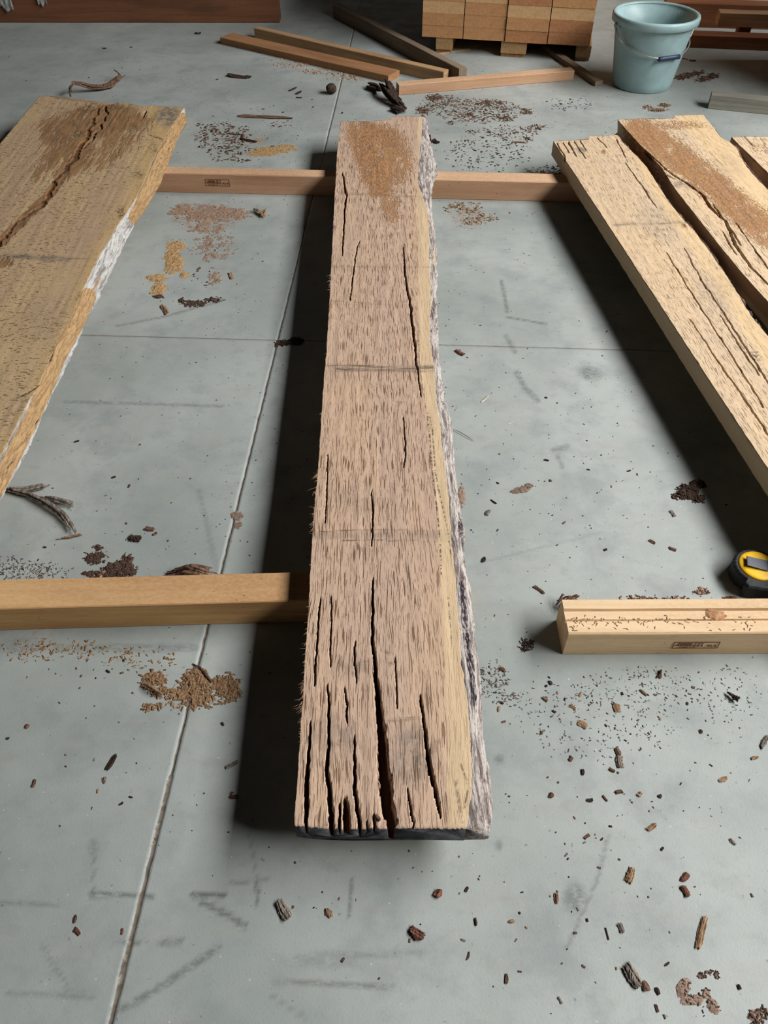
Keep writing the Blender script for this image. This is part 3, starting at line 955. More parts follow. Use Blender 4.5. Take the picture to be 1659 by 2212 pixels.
a_layers = dict(
    sap=[('right', [(1345, 292), (1400, 400), (1440, 460), (1490, 540), (1560, 640), (1620, 740), (1700, 860)], 6, .55)],
    grey=[('ell', 1256, 324, 15, 8, 0, .9), ('ell', 1420, 480, 60, 40, 40, .3), ('line', [(1330, 485), (1480, 480)], 5, .35), ('ell', 1540, 640, 60, 50, 40, .25)],
    rot=[('ell', 1303, 328, 7, 6, 0, .75), ('ell', 1478, 486, 14, 7, 50, .5)],
    dirt=[('ell', 1478, 488, 7, 5, 0, .6), ('ell', 1632, 772, 16, 10, 40, .7), ('ell', 1549, 580, 8, 5, 0, .5), ('line', [(1610, 762), (1640, 760)], 2, .7)],
    band=[('line', [(1325, 486), (1500, 480)], 2, .4), ('line', [(1440, 645), (1560, 645)], 2, .5)])
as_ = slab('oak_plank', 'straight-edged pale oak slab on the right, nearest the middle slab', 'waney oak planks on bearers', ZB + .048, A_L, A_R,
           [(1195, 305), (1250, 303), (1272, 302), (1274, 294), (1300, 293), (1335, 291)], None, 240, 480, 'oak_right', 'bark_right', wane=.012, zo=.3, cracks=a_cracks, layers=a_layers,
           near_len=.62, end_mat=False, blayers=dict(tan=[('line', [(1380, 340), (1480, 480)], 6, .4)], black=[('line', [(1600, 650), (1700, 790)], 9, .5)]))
B_L = [(1334, 258), (1340, 266), (1353, 280), (1378, 308), (1406, 336), (1431, 364), (1456, 405), (1493, 452), (1556, 533), (1603, 590), (1659, 652), (1730, 740)]
B_R = [(1519, 248), (1530, 262), (1544, 279), (1556, 297), (1576, 306), (1592, 321), (1598, 337), (1613, 361), (1638, 390), (1659, 410), (1740, 500)]
b_cracks = [
    ([(1392, 322, 2), (1403, 333, 3), (1440, 368, 4), (1484, 396, 4), (1518, 421, 5), (1534, 449, 6), (1569, 480, 4), (1587, 527, 6), (1622, 577, 5), (1660, 615, 4)], .012),
    ([(1400, 345, 2), (1430, 372, 4), (1458, 388, 2)], .008),
    ([(1540, 440, 2), (1560, 470, 4), (1585, 505, 4), (1600, 530, 2)], .010),
    ([(1590, 480, 1.5), (1620, 525, 2.5), (1659, 580, 2.5)], .008), ([(1560, 500, 1.5), (1580, 535, 3), (1592, 550, 1.5)], .008)]
b_layers = dict(
    rot=[('line', [(1380, 285), (1440, 322), (1520, 385), (1600, 455), (1659, 500)], 40, .74), ('ell', 1400, 300, 60, 30, 35, .95), ('ell', 1470, 345, 60, 26, 38, .8), ('ell', 1460, 270, 90, 14, 0, .5)],
    sap=[('right', [(1470, 250), (1530, 330), (1600, 420), (1659, 480)], 14, .6)],
    grey=[('line', [(1450, 398), (1500, 398)], 7, .7), ('ell', 1570, 360, 40, 30, 40, .25)],
    dirt=[('ell', 1616, 595, 9, 5, 0, .7), ('ell', 1560, 425, 14, 8, 30, .3)])
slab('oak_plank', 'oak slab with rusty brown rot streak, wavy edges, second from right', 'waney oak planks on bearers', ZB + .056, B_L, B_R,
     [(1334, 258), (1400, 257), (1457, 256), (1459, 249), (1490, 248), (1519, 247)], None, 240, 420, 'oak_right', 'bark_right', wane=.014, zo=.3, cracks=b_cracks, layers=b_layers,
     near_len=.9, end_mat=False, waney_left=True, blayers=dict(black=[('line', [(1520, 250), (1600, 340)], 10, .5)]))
D_L = [(1581, 297), (1594, 311), (1628, 343), (1659, 374), (1720, 440)]
D_R = [(1790, 290), (1830, 330), (1900, 400), (1990, 500)]
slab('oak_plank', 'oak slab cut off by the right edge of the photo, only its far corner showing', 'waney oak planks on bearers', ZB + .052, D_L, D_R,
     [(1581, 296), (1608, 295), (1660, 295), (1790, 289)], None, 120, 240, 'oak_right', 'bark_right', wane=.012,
     cracks=[([(1609, 297, 2), (1630, 318, 2)], .006), ([(1640, 297, 2), (1652, 312, 1.5)], .006)],
     layers=dict(rot=[('ell', 1640, 320, 40, 16, 20, .35)]), near_len=1.6, end_mat=False)

# ------------------------------------------------------------------ bars, bearers, laths
def box_bm(w, L, h, bev=.002, segs=10, profile=None, wob=.0006, seed=1):
    """bar from y=0..L, x=0..w, z=0..h. profile: list of (x,z) going round (closed)"""
    if profile is None:
        b = bev
        profile = [(b, 0), (w - b, 0), (w, b), (w, h - b), (w - b, h), (b, h), (0, h - b), (0, b)]
    bm = bmesh.new()
    rings = []
    for i in range(segs + 1):
        y = L * i / segs
        ring = []
        for j, (x, z) in enumerate(profile):
            q = mnoise.noise(Vector((j * 3.1 + seed, y * 9, seed * 1.7))) * wob
            ring.append(bm.verts.new((x + q, y, max(0, z + (q if z > .002 else 0)))))
        rings.append(ring)
    n = len(profile)
    for r0, r1 in zip(rings[:-1], rings[1:]):
        for j in range(n):
            bm.faces.new((r0[j], r0[(j + 1) % n], r1[(j + 1) % n], r1[j]))
    bm.faces.new(rings[0][::-1])
    bm.faces.new(rings[-1])
    return bm


def place_bar(name, label, cat, A, B, w, h, mat, z=0.0, group=None, away=None, profile=None, bev=.002, seed=1, skew=0.0):
    """bar with bottom-front edge A->B (floor points); the width goes to the side of 'away'"""
    d = B - A
    d.z = 0
    L = d.length
    d.normalize()
    side = Vector((d.y, -d.x, 0))
    if away is not None and side.dot(away) < 0:
        A, B = B, A
        d = -d
        side = -side
    rz = math.atan2(-d.x, d.y)
    o = from_bm(name, box_bm(w, L, h, bev, max(6, int(L / .05)), profile, seed=seed), M[mat] if isinstance(mat, str) else mat)
    o.location = (A.x, A.y, z)
    o.rotation_euler = (0, 0, rz)
    tag(o, label, cat, group)
    return o


def bar_px(name, label, cat, a, b, tf, tb, mat, group=None, z=0.0, ref='b', seed=1, bev=.002, profile=None):
    A, B = P(*a, z), P(*b, z)
    R = B if ref == 'b' else A
    h = z_above(R, *tf) - z
    q = P(*tb, z + h)
    d = (B - A).normalized()
    n = Vector((-d.y, d.x, 0))
    w = (q - R).dot(n)
    aw = n if w > 0 else -n
    return place_bar(name, label, cat, A, B, abs(w), h, mat, z, group, aw, bev=bev, seed=seed, profile=profile)


# bearers (grooved stickers 69 mm high)
BW, BH = .071, ZB
GROOVE = [(.0015, 0), (BW - .0015, 0), (BW, .0015), (BW, BH - .002), (BW - .002, BH), (.049, BH), (.047, BH - .005), (.030, BH - .005), (.028, BH), (.002, BH), (0, BH - .002), (0, .0015)]
STEP = [(.0015, 0), (BW - .0015, 0), (BW, .0015), (BW, BH - .008), (BW - .016, BH - .007), (BW - .017, BH), (.002, BH), (0, BH - .003), (0, .0015)]
RIDGE = [(.0015, 0), (.079 - .0015, 0), (.079, .0015), (.079, BH - .002), (.077, BH), (.056, BH), (.054, BH - .007), (.0525, BH - .007), (.0515, BH - .003), (.0335, BH - .003), (.032, BH - .010), (.029, BH - .010), (.0275, BH), (.003, BH), (0, BH - .003), (0, .0015)]


def bearer(label, a, b, mat, prof=None, w=BW, a_is_floor=False, seed=1):
    A, B = P(*a), P(*b)
    return place_bar('bearer', label, 'bearer', A, B, w, BH, mat, 0, 'bearers under the slabs', Vector((0, 1, 0)), prof, seed=seed)


b1 = bearer('tan bearer under the near end of the middle slab, running off to the left', (-460, 1375), (1000, 1334), 'bearer', seed=3)
b2 = bearer('grooved pale bearer at lower right, its skewed end standing clear on the floor', (1215, 1414), (2350, 1409), 'bearer_pale', RIDGE, .079, seed=4)
b3 = bearer('pinkish bearer with an ink stamp, far side between left slab and middle slab', (-150, 404), (810, 425), 'bearer_pink', STEP, seed=5)
b4 = bearer('reddish bearer far side, between the middle slab and the right slabs', (835, 427), (1850, 452), 'bearer_pink', seed=6)


# ink stamps on two bearer fronts
def stamp(parent, x0, z0, w, h, face_x=-.0008):
    """inked frame with cells and rows of dots on the front face (local x=0 plane, y along bar)"""
    bm = bmesh.new()

    def quad(y, z, dy, dz):
        vs = [bm.verts.new((face_x - xx, y + a, z + b)) for xx in (0, .0006) for a, b in ((0, 0), (dy, 0), (dy, dz), (0, dz))]
        for f in ((0, 1, 2, 3), (4, 7, 6, 5), (0, 4, 5, 1), (1, 5, 6, 2), (2, 6, 7, 3), (3, 7, 4, 0)):
            bm.faces.new([vs[i] for i in f])
    t = .0011
    quad(x0, z0, w, t)
    quad(x0, z0 + h, w, t)
    quad(x0, z0, t, h)
    quad(x0 + w, z0, t, h + t)
    quad(x0 + w * .52, z0, t, h)
    glyph = lambda y, z, s, k: [quad(y + (i % 2) * s * .45, z + (i // 2) * s * .4, s * .4, s * .22) for i in k]
    s = h * .26
    for i, k in enumerate(((0, 2, 3, 4), (0, 1, 3, 5), (1, 2, 4, 5))):
        glyph(x0 + w * .06 + i * s * 1.25, z0 + h * .28, s, k)
    for i, k in enumerate(((0, 2, 4, 5), (1, 3, 5, 2))):
        glyph(x0 + w * .36 + i * s * 1.1, z0 + h * .28, s, k)
        glyph(x0 + w * .36 + i * s * 1.1, z0 + h * .62, s, (k[0], k[2], k[3], 5))
    for i in range(5):
        glyph(x0 + w * .60 + i * s * .9, z0 + h * .14, s * .8, ((0, 3, 4), (1, 2, 5), (0, 1, 4))[i % 3])
    for i in range(7):
        quad(x0 + w * (.62 + .045 * i), z0 + h * .5 + (i % 2) * h * .08, s * .25, h * .26)
    quad(x0 + w * .60, z0 + h * .78, w * .32, t)
    quad(x0 + w * .54, z0 + h * .46, w * .44, t * .8)
    o = from_bm('ink_stamp', bm, M['stamp'], parent)
    o['label'] = 'dark boxed ink stamp with rows of small characters'


def local_y(bar, px, py, z=None):
    A = Vector(bar.location)
    d = Vector((-math.sin(bar.rotation_euler.z), math.cos(bar.rotation_euler.z), 0))
    A0 = Vector((A.x, A.y, 0))
    q = on_plane(px, py, A0, A0 + d)
    return (q - A0).dot(d), q.z


def put_stamp(bar, p0, p1, hh):
    y0, z0 = local_y(bar, *p0)
    y1, z1 = local_y(bar, *p1)
    stamp(bar, min(y0, y1), min(z0, z1), abs(y1 - y0), hh)


put_stamp(b3, (446, 401), (497, 401), .023)
put_stamp(b2, (1452, 1399), (1549, 1399), .019)

ya_ = local_y(b2, 1240, 1345)[0]
yb_ = local_y(b2, 1655, 1345)[0]
M['knot'] = scrap_mat('knot_wood', rgb(140, 100, 70), rgb(182, 142, 106), 90, 90)
bm = bmesh.new()
rr_ = random.Random(5)
for i in range(150):
    yv = ya_ + (yb_ - ya_) * rr_.random() ** 1.2
    xv = rr_.gauss(.031, .004) if rr_.random() < .7 else rr_.uniform(.006, .026)
    ln, wd = rr_.uniform(.002, .008), rr_.uniform(.0006, .0016)
    zb_ = BH - .009 if .0285 < xv < .0325 else (BH - .003 if .033 < xv < .052 else BH - .0002)
    mt = Matrix.Translation((xv, yv, zb_ + .0004)) @ Matrix.Rotation(rr_.uniform(0, 3.1), 4, 'Z') @ Matrix.Rotation(rr_.uniform(-.25, .25), 4, 'X') @ Matrix.Diagonal((wd, ln, .0009, 1))
    bmesh.ops.create_cube(bm, size=1, matrix=mt)
gd = from_bm('bark_dust', bm, M['straw'], b2)
tag(gd, 'brown bark dust lying along the groove', kind='stuff')
yk, _ = local_y(b2, 1574, 1346)
bm = bmesh.new()
bmesh.ops.create_icosphere(bm, subdivisions=3, radius=1)
for v in bm.verts:
    q_ = 1 + .35 * mnoise.noise(v.co * 2.2)
    v.co = Vector((.043 + v.co.x * .011 * q_, yk + v.co.y * .019 * q_, BH - .0032 + v.co.z * .0026))
from_bm('knot', bm, M['knot'], b2)['label'] = 'torn brown knot'

# loose laths in the background
bar_px('lath', 'brown square lath lying on the floor, frontmost of the crossed laths', 'lath', (477, 95), (838.5, 179), (838.5, 163.6), (850, 148), 'lath_brown', 'loose laths', seed=11)
bar_px('lath', 'pale-topped thin lath on edge, just behind the frontmost brown lath', 'lath', (551, 84), (957, 180.5), (957, 155), (967, 149), 'lath_pale', 'loose laths', seed=12)
bar_px('lath', 'dark lath on edge in deep shade left of the board stack', 'lath', (720, 37), (990, 181), (990, 149), (1008, 145), 'lath_grey', 'loose laths', seed=13)
bar_px('lath', 'pinkish square lath lying nearly crosswise in front of the board stack', 'lath', (862, 206), (1238, 173.5), (1238, 152.5), (1233, 144.5), 'bearer_pink', 'loose laths', seed=14)
bar_px('lath', 'flat brown lath poking out from beneath the board stack towards the bucket', 'lath', (1169, 107), (1284.5, 187), (1284.5, 176), (1302, 173.5), 'lath_grey', 'loose laths', seed=15)
bar_px('lath', 'silver grey weathered timber end at the right edge, in front of the bucket', 'lath', (1529, 235), (1790, 261), (1533, 205), (1534, 195), 'silver_wood', 'loose laths', ref='a', seed=16)
bar_px('lath', 'thin pale strip lying in the shade under the board stack', 'lath', (949, 118), (1017, 108), (1017, 106), (1017, 104), 'lath_pale', 'loose laths', seed=17, bev=.0005)

# dark plank at top left
A, B = P(-330, 49), P(604, 49.5)
plank = place_bar('squared_timber', 'big dark brown beam across the top left corner', 'beam', A, B, .09, .26, 'shade_timber', 0, None, Vector((0, 1, 0)), bev=.004, seed=21)
# film hanging over it
def film(name, label, px0, px1, py1, seed):
    q0 = on_plane(px0, py1, A, B)
    q1 = on_plane(px1, py1, A, B)
    n = 14
    rows = []
    for i in range(12):
        row = []
        for j in range(n):
            f = j / (n - 1)
            k = i / 11
            x = q0.x + (q1.x - q0.x) * f
            ztop = .262
            zbot = q0.z + .03 * mnoise.noise(Vector((f * 3, seed, 0)))
            z = ztop + (zbot - ztop) * k
            y = A.y - .006 - .012 * abs(mnoise.noise(Vector((f * 6, k * 2, seed)))) - .006 * k
            if i < 2:
                y, z = A.y + .05 - .05 * i, .2612 + .002 * i
            row.append((x, y, z))
        rows.append(row)
    rows = np.array(rows)
    me = ring_mesh(name, rows, closed=False, caps=False, smooth=True)
    o = link(name, me, M['film'])
    md = o.modifiers.new('thickness', 'SOLIDIFY')
    md.thickness = .0006
    tag(o, label, 'plastic film', 'torn film on the dark beam')


film('plastic_film', 'crumpled grey film tatter hanging over the dark beam, at the corner of the photo', 3, 32, 20, 1.3)
film('plastic_film', 'small grey film tatter hanging on the dark beam, right of the larger one', 83, 104, 8, 4.1)

# timbers at top right behind the bucket
bar_px('squared_timber', 'reddish beam on the floor behind the bucket, nearest of the right timbers', 'beam', (1420, 100), (1820, 117), (1420, 73), (1424, 62), 'dark_timber', 'timbers behind the bucket', ref='a', seed=22)
A2, B2 = P(1430, 57), P(1840, 70)
place_bar('squared_timber', 'dark beam in the shade behind the others at upper right', 'beam', A2, B2, .10, .11, 'dark_timber', 0, 'timbers behind the bucket', Vector((0, 1, 0)), seed=23)
A3 = P(1549, 57, .075)
B3 = P(1840, 68, .075)
place_bar('squared_timber', 'pale-topped squared timber lying above the beams at upper right', 'beam', A3, B3, .07, .06, 'lath_pale', .075, 'timbers behind the bucket', Vector((0, 1, 0)), seed=24)
# its two rests on the floor
for i, (xx, lb) in enumerate(((1585, 'short block under the pale-topped timber at upper right'),)):
    q = P(xx, 80)
    q = Vector((A3.x + .12, A3.y + .01, 0))
    place_bar('squared_timber', lb, 'block', q, q + Vector((.06, -.004, 0)), .05, .075, 'dark_timber', 0, None, Vector((0, 1, 0)), seed=25)
q = Vector((B3.x - .2, B3.y + .01, 0))
place_bar('squared_timber', 'block under the pale-topped timber, out at the far right end', 'block', q, q + Vector((.06, -.004, 0)), .05, .075, 'dark_timber', 0, None, Vector((0, 1, 0)), seed=26)

# unseen timber pile, added outside the view to shade the floor there
for i in range(11):
    q0 = Vector((1.99 + .01 * (i % 2), 3.42, 0))
    place_bar('squared_timber', 'dark timber of the unseen pile beyond the side edge, added for its shadow', 'beam', q0, q0 + Vector((1.1, -.05, 0)), .8, .095, 'dark_timber', i * .096, 'unseen timber pile added for shade', Vector((0, 1, 0)), seed=40 + i)

# ------------------------------------------------------------------ stack of boards on a pallet
SA, SB = P(941, 114), P(1272, 134)
sd = (SB - SA).normalized()
sback = Vector((-sd.y, sd.x, 0))
SO = SA.copy()
srz = math.atan2(sd.y, sd.x)


def stack_loc(px, py):
    q = on_plane(px, py, SA, SB)
    return (q - SA).dot(sd), q.z


x0, zb0 = stack_loc(911, 77)
x1, zb1 = stack_loc(1274, 101)
_, zr = stack_loc(911, 51)
rowh = .0515
colw = (x1 - x0) / 4
zbase = (zb0 + zb1) / 2
SLEN = 1.6


def stack_obj(o, x, y, z):
    q = SO + sd * x + sback * y
    o.location = (q.x, q.y, z)
    o.rotation_euler = (0, 0, srz)


COLN = ['leftmost column', 'second column from left', 'third column from left', 'rightmost column']
ROWN = ['bottom row', 'second row up', 'third row up', 'fourth row up']
mats = {(0, 2): 'stack_pale', (1, 1): 'stack_board', (2, 2): 'stack_pale', (3, 2): 'stack_pale', (0, 1): 'stack_board', (2, 0): 'stack_red', (3, 0): 'stack_red', (2, 3): 'stack_red', (0, 3): 'stack_board',
        (1, 3): 'stack_pale', (3, 1): 'stack_red'}
protos = {}
for r in range(13):
    for c in range(4):
        mk = mats.get((c, r), 'stack_board')
        w, hh = colw - .004, rowh - .0008
        me_key = (mk, (c + r) % 3)
        if me_key not in protos:
            bm = box_bm(w, SLEN, hh, .002, 12, wob=.0007, seed=31 + c + 5 * r)
            o = from_bm('stacked_board', bm, M[mk])
            protos[me_key] = o
        else:
            o = protos[me_key].copy()
            COL.objects.link(o)
        stack_obj(o, x0 + c * colw + .002, -.006 + random.uniform(0, .004) - (.006 if c == 2 else 0), zbase + r * rowh + .0002 * r)
        tone = {'stack_pale': 'pale', 'stack_board': 'orange-tan', 'stack_red': 'reddish tan'}[mk]
        if r < 4:
            tag(o, '%s board end, %s, %s of the stack' % (tone, ROWN[r], COLN[c]), 'board', 'boards stacked on the pallet')
        else:
            tag(o, 'board in the upper courses of the stack, above the top of the photo', 'board', 'upper boards of the pallet stack')
pal = empty('pallet', SO, srz)
tag(pal, 'wooden pallet bearers under the stack of board ends', 'pallet')
for (pa, pb, yt, yb, ym) in ((941, 976, 80, 114, 107), (1080, 1135, 92, 128, 116), (1241, 1273, 102, 134, 124)):
    xa, _ = stack_loc(pa, yb - 4)
    xb, _ = stack_loc(pb, yb - 4)
    _, zm = stack_loc((pa + pb) / 2, ym)
    wv = xb - xa
    o = from_bm('pallet_bearer', box_bm(wv, SLEN - .03, zbase - zm - .0004, .003, 8, seed=pa), M['pallet'], pal)
    o.location = (xa, 0, zm)
    o = from_bm('skid_board', box_bm(wv * .94, SLEN - .05, zm - .0006, .003, 8, seed=pb), M['lath_brown'], pal)
    o.location = (xa + .002, .008, 0)

# ------------------------------------------------------------------ bucket
def lathe(prof, n=64):
    ang = np.linspace(0, 2 * math.pi, n, endpoint=False)
    rows = np.array([[(r * math.cos(a), r * math.sin(a), z) for a in ang] for r, z in prof])
    return rows


fb = P(1385, 199)
rb = (P(1449, 180) - P(1320, 180)).length / 2 * .945
bc = Vector((fb.x * (1 + rb / fb.y) - .018, fb.y + rb - .028, 0))
hb = z_above(bc, 1417, 26)
hb = .285
rim = .186


def tube_rows(pts, r, n=10):
    pts = [Vector(p) for p in pts]
    rows = []
    for i, p in enumerate(pts):
        t = (pts[min(i + 1, len(pts) - 1)] - pts[max(i - 1, 0)]).normalized()
        up = Vector((0, 0, 1)) if abs(t.z) < .9 else Vector((1, 0, 0))
        a = t.cross(up).normalized()
        b = a.cross(t).normalized()
        rr = r[i] if isinstance(r, (list, tuple)) else r
        rows.append([p + (a * math.cos(q) + b * math.sin(q)) * rr for q in np.linspace(0, 2 * math.pi, n, endpoint=False)])
    return np.array([[tuple(v) for v in row] for row in rows])


bk = empty('bucket', bc, 0)
tag(bk, 'pale green plastic bucket with wire handle, standing beside the board stack', 'bucket')
wt = .004
r_at = lambda z: rb + (rim - .012 - rb) * (z / hb)
prof = [(.001, .006), (rb - .012, .006), (rb - .004, .0), (rb, .004), (r_at(.03), .03), (r_at(.12), .12), (r_at(.2), .2), (r_at(hb - .03), hb - .03), (r_at(hb - .006), hb - .006),
        (r_at(hb - .006) - wt, hb - .006), (r_at(.2) - wt, .2), (r_at(.1) - wt, .1), (rb - wt, .02), (rb - .02, .012), (.001, .012)]
me = ring_mesh('bucket_wall', lathe(prof), caps=False, smooth=True)
me.materials.append(M['plastic'])
me.materials.append(M['plastic_in'])
for p in me.polygons:
    k = p.index // 64
    if k >= 10: p.material_index = 1
link('bucket_wall', me, [M['plastic'], M['plastic_in']], bk)
ro = r_at(hb)
prof = [(ro - .006, hb - .004), (ro - .005, hb), (ro + .004, hb + .003), (ro + .011, hb), (ro + .013, hb - .008), (ro + .012, hb - .028), (ro + .009, hb - .030), (ro + .008, hb - .012), (ro - .002, hb - .010), (ro - .006, hb - .004)]
link('rim', ring_mesh('rim', lathe(prof, 72), caps=False, smooth=True), M['plastic'], bk)
# handle: hangs down at the front, pivots at left and right below the rim
fa = math.atan2(-bc.y, -bc.x) + math.radians(33)
fwd = Vector((math.cos(fa), math.sin(fa), 0))
rgt = Vector((-fwd.y, fwd.x, 0))
pv = hb - .034
Rr = ro + .016
pts = []
hgt = {}
for i in range(41):
    a = math.pi * i / 40
    x = math.cos(a) * Rr * -1
    dn = math.sin(a) ** .75
    z = pv - .098 * dn
    f_ = math.sqrt(max(0, (r_at(z) + .010) ** 2 - min(abs(x), r_at(z)) ** 2)) if dn > .02 else 0
    pts.append((rgt * x + fwd * f_ * min(1, dn * 1.4) + Vector((0, 0, z))))
wire = link('wire_handle', ring_mesh('wire_handle', tube_rows(pts, .0030), smooth=True), M['wire'], bk)
gp = pts[17:25]
gz = gp[3].z
d0 = (gp[-1] - gp[0]).normalized()
c0 = (gp[0] + gp[-1]) / 2
c0.z = gp[3].z
c0 += fwd * .004
line = [c0 + d0 * k * .052 for k in (-1, -.97, -.5, 0, .5, .97, 1)]
link('grip', ring_mesh('grip', tube_rows(line, [.008, .0095, .0095, .0095, .0095, .0095, .008], 16), smooth=True), M['grip'], wire)
for sgn in (-1, 1):
    p_ = rgt * sgn * (ro + .008) + Vector((0, 0, pv))
    link('lug', ring_mesh('lug', tube_rows([p_ - rgt * sgn * .016, p_ + rgt * sgn * .010], .010, 16)), M['plastic'], bk)

# ------------------------------------------------------------------ tape measure
tc = P(1638, 1221, .040)
tp = empty('tape_measure', (tc.x, tc.y, 0), math.radians(-12))
tag(tp, 'black and yellow tape measure lying on the floor at the right edge', 'tape measure')
bm = bmesh.new()
outl = []
R_ = .046
for i in range(48):
    a = math.radians(-62 + i * 300 / 47 * 1.0)
    rr = R_ + (.0014 if (i % 2 and 4 < i < 44) else 0)
    outl.append((rr * math.cos(a), rr * math.sin(a)))
outl += [(.012, -.058), (.050, -.058), (.056, -.052)][::-1][0:0]
outl = [(x, y) for x, y in outl] + [(-.030, -.052), (-.024, -.058), (.050, -.058), (.055, -.050)]
lv = []
HT = .038
for (z, k) in ((0, .96), (.003, 1), (HT - .005, 1), (HT - .001, .95), (HT, .90)):
    lv.append([bm.verts.new((x * k, y * k, z)) for x, y in outl])
n = len(outl)
for r0, r1 in zip(lv[:-1], lv[1:]):
    for j in range(n):
        bm.faces.new((r0[j], r0[(j + 1) % n], r1[(j + 1) % n], r1[j]))
bm.faces.new(lv[0][::-1])
bm.faces.new(lv[-1])
from_bm('case', bm, M['rubber'], tp)
prof = [(.0005, HT + .0035), (.030, HT + .0035), (.036, HT + .0025), (.0385, HT - .0005), (.0005, HT - .0005)]
link('yellow_face', ring_mesh('yellow_face', lathe(prof, 56), caps=False, smooth=False), M['yellow'], tp)
bm = bmesh.new()
co = [(-.023, -.0125), (-.023, .0125), (.016, .014), (.025, .008), (.027, 0), (.025, -.008), (.016, -.014)]
for z0, z1, sc in ((HT + .008, HT + .0095, 1.0),):
    lo = [bm.verts.new((x, y, z0 + (.000 if x < 0 else -.0035))) for x, y in co]
    hi = [bm.verts.new((x, y, z1 + (.000 if x < 0 else -.0035))) for x, y in co]
    for j in range(7):
        bm.faces.new((lo[j], lo[(j + 1) % 7], hi[(j + 1) % 7], hi[j]))
    bm.faces.new(lo[::-1])
    bm.faces.new(hi)
bmesh.ops.create_cube(bm, size=1, matrix=Matrix.Translation((-.0235, 0, HT + .0085)) @ Matrix.Diagonal((.0014, .026, .0026, 1)))
bmesh.ops.create_cube(bm, size=1, matrix=Matrix.Translation((.016, 0, HT + .0035)) @ Matrix.Diagonal((.014, .02, .004, 1)))
cl = from_bm('belt_clip', bm, M['clip'], tp)
cl.rotation_euler = (0, 0, math.radians(-3))
bm = bmesh.new()
bmesh.ops.create_cone(bm, cap_ends=True, segments=16, radius1=.003, radius2=.0025, depth=.004, matrix=Matrix.Translation((-.026, -.0475, .022)) @ Matrix.Rotation(math.pi / 2, 4, 'X'))
from_bm('screw', bm, M['clip'], tp)
bm = bmesh.new()
bmesh.ops.create_cube(bm, size=1, matrix=Matrix.Translation((.052, -.054, .010)) @ Matrix.Diagonal((.014, .012, .016, 1)))
from_bm('blade_mouth', bm, M['clip'], tp)

# ------------------------------------------------------------------ debris
def chip_mesh(L, W, T, seed, sub=2):
    """flake of bark: jagged ends, ridges along its length (local Y), flat underside"""
    rd = random.Random(seed * 7919 + 13)
    nx, ny = {1: (3, 4), 2: (5, 7)}.get(sub, (9, 14))
    cols = [rd.uniform(.35, 1.0) for _ in range(nx)]
    y0c = [-1 + rd.uniform(0, .38) * (1.2 if abs(i - (nx - 1) / 2) > nx * .3 else .6) for i in range(nx)]
    y1c = [1 - rd.uniform(0, .45) * (1.2 if abs(i - (nx - 1) / 2) > nx * .3 else .6) for i in range(nx)]
    bend = rd.uniform(-.5, .5)
    bulge = rd.uniform(.55, 1.0)
    skew = rd.uniform(-.3, .3)
    curl = rd.uniform(0, .6)
    bm = bmesh.new()
    top, bot = [], []
    for j in range(ny):
        f = j / (ny - 1)
        rt, rb_ = [], []
        for i in range(nx):
            g = 2 * i / (nx - 1) - 1
            y = y0c[i] + (y1c[i] - y0c[i]) * f
            ww = (1 - (1 - bulge) * abs(2 * f - 1)) * (1 + skew * (f - .5)) * (1 + rd.uniform(-.12, .12))
            x = g * ww + bend * (f - .5) ** 2 * 2
            edge = 1 - .55 * max(abs(g) ** 3, abs(2 * f - 1) ** 4)
            z = T * (cols[i] * .75 + rd.uniform(0, .25)) * edge + T * curl * (abs(2 * f - 1) ** 2)
            zb_ = T * curl * (abs(2 * f - 1) ** 2) * .6
            rt.append(bm.verts.new((x * W / 2, y * L / 2, z + .0002)))
            rb_.append(bm.verts.new((x * W / 2 * .94, y * L / 2 * .95, min(zb_, z * .8))))
        top.append(rt)
        bot.append(rb_)
    for j in range(ny - 1):
        for i in range(nx - 1):
            bm.faces.new((top[j][i], top[j][i + 1], top[j + 1][i + 1], top[j + 1][i]))
            bm.faces.new((bot[j][i], bot[j + 1][i], bot[j + 1][i + 1], bot[j][i + 1]))
    lt = [top[0][i] for i in range(nx)] + [top[j][-1] for j in range(1, ny)] + [top[-1][i] for i in range(nx - 2, -1, -1)] + [top[j][0] for j in range(ny - 2, 0, -1)]
    lb = [bot[0][i] for i in range(nx)] + [bot[j][-1] for j in range(1, ny)] + [bot[-1][i] for i in range(nx - 2, -1, -1)] + [bot[j][0] for j in range(ny - 2, 0, -1)]
    m_ = len(lt)
    for k in range(m_):
        bm.faces.new((lt[k], lb[k], lb[(k + 1) % m_], lt[(k + 1) % m_]))
    zm = min(v.co.z for v in bm.verts)
    for v in bm.verts: v.co.z -= zm
    return bm


def px_len(px, py, n):
    """metres on the floor, across the view, for n pixels"""
    d = P(px + n / 2, py) - P(px - n / 2, py)
    return d.length


def ang_floor(px, py, deg):
    """image direction (degrees, 0 = right, 90 = up) to floor heading"""
    a = math.radians(deg)
    q = P(px + 10 * math.cos(a), py - 10 * math.sin(a)) - P(px - 10 * math.cos(a), py + 10 * math.sin(a))
    return math.atan2(-q.x, q.y), q.length / 20


nid = [0]


def chip(px, py, Lp, deg, Wp, mat, label, name='bark_chip', T=None, cat='bark chip', group='bark and wood scraps on the floor', sub=2, z=0.0):
    nid[0] += 1
    rz, k = ang_floor(px, py, deg)
    L = Lp * k
    W = Wp * px_len(px, py, 1)
    T = T or min(W, L) * .38
    o = from_bm(name, chip_mesh(L, W, T, nid[0], sub=sub), M[mat])
    p = P(px, py, z + T * .3)
    o.location = (p.x, p.y, z)
    o.rotation_euler = (0, 0, rz)
    tag(o, label, cat, group)
    return o


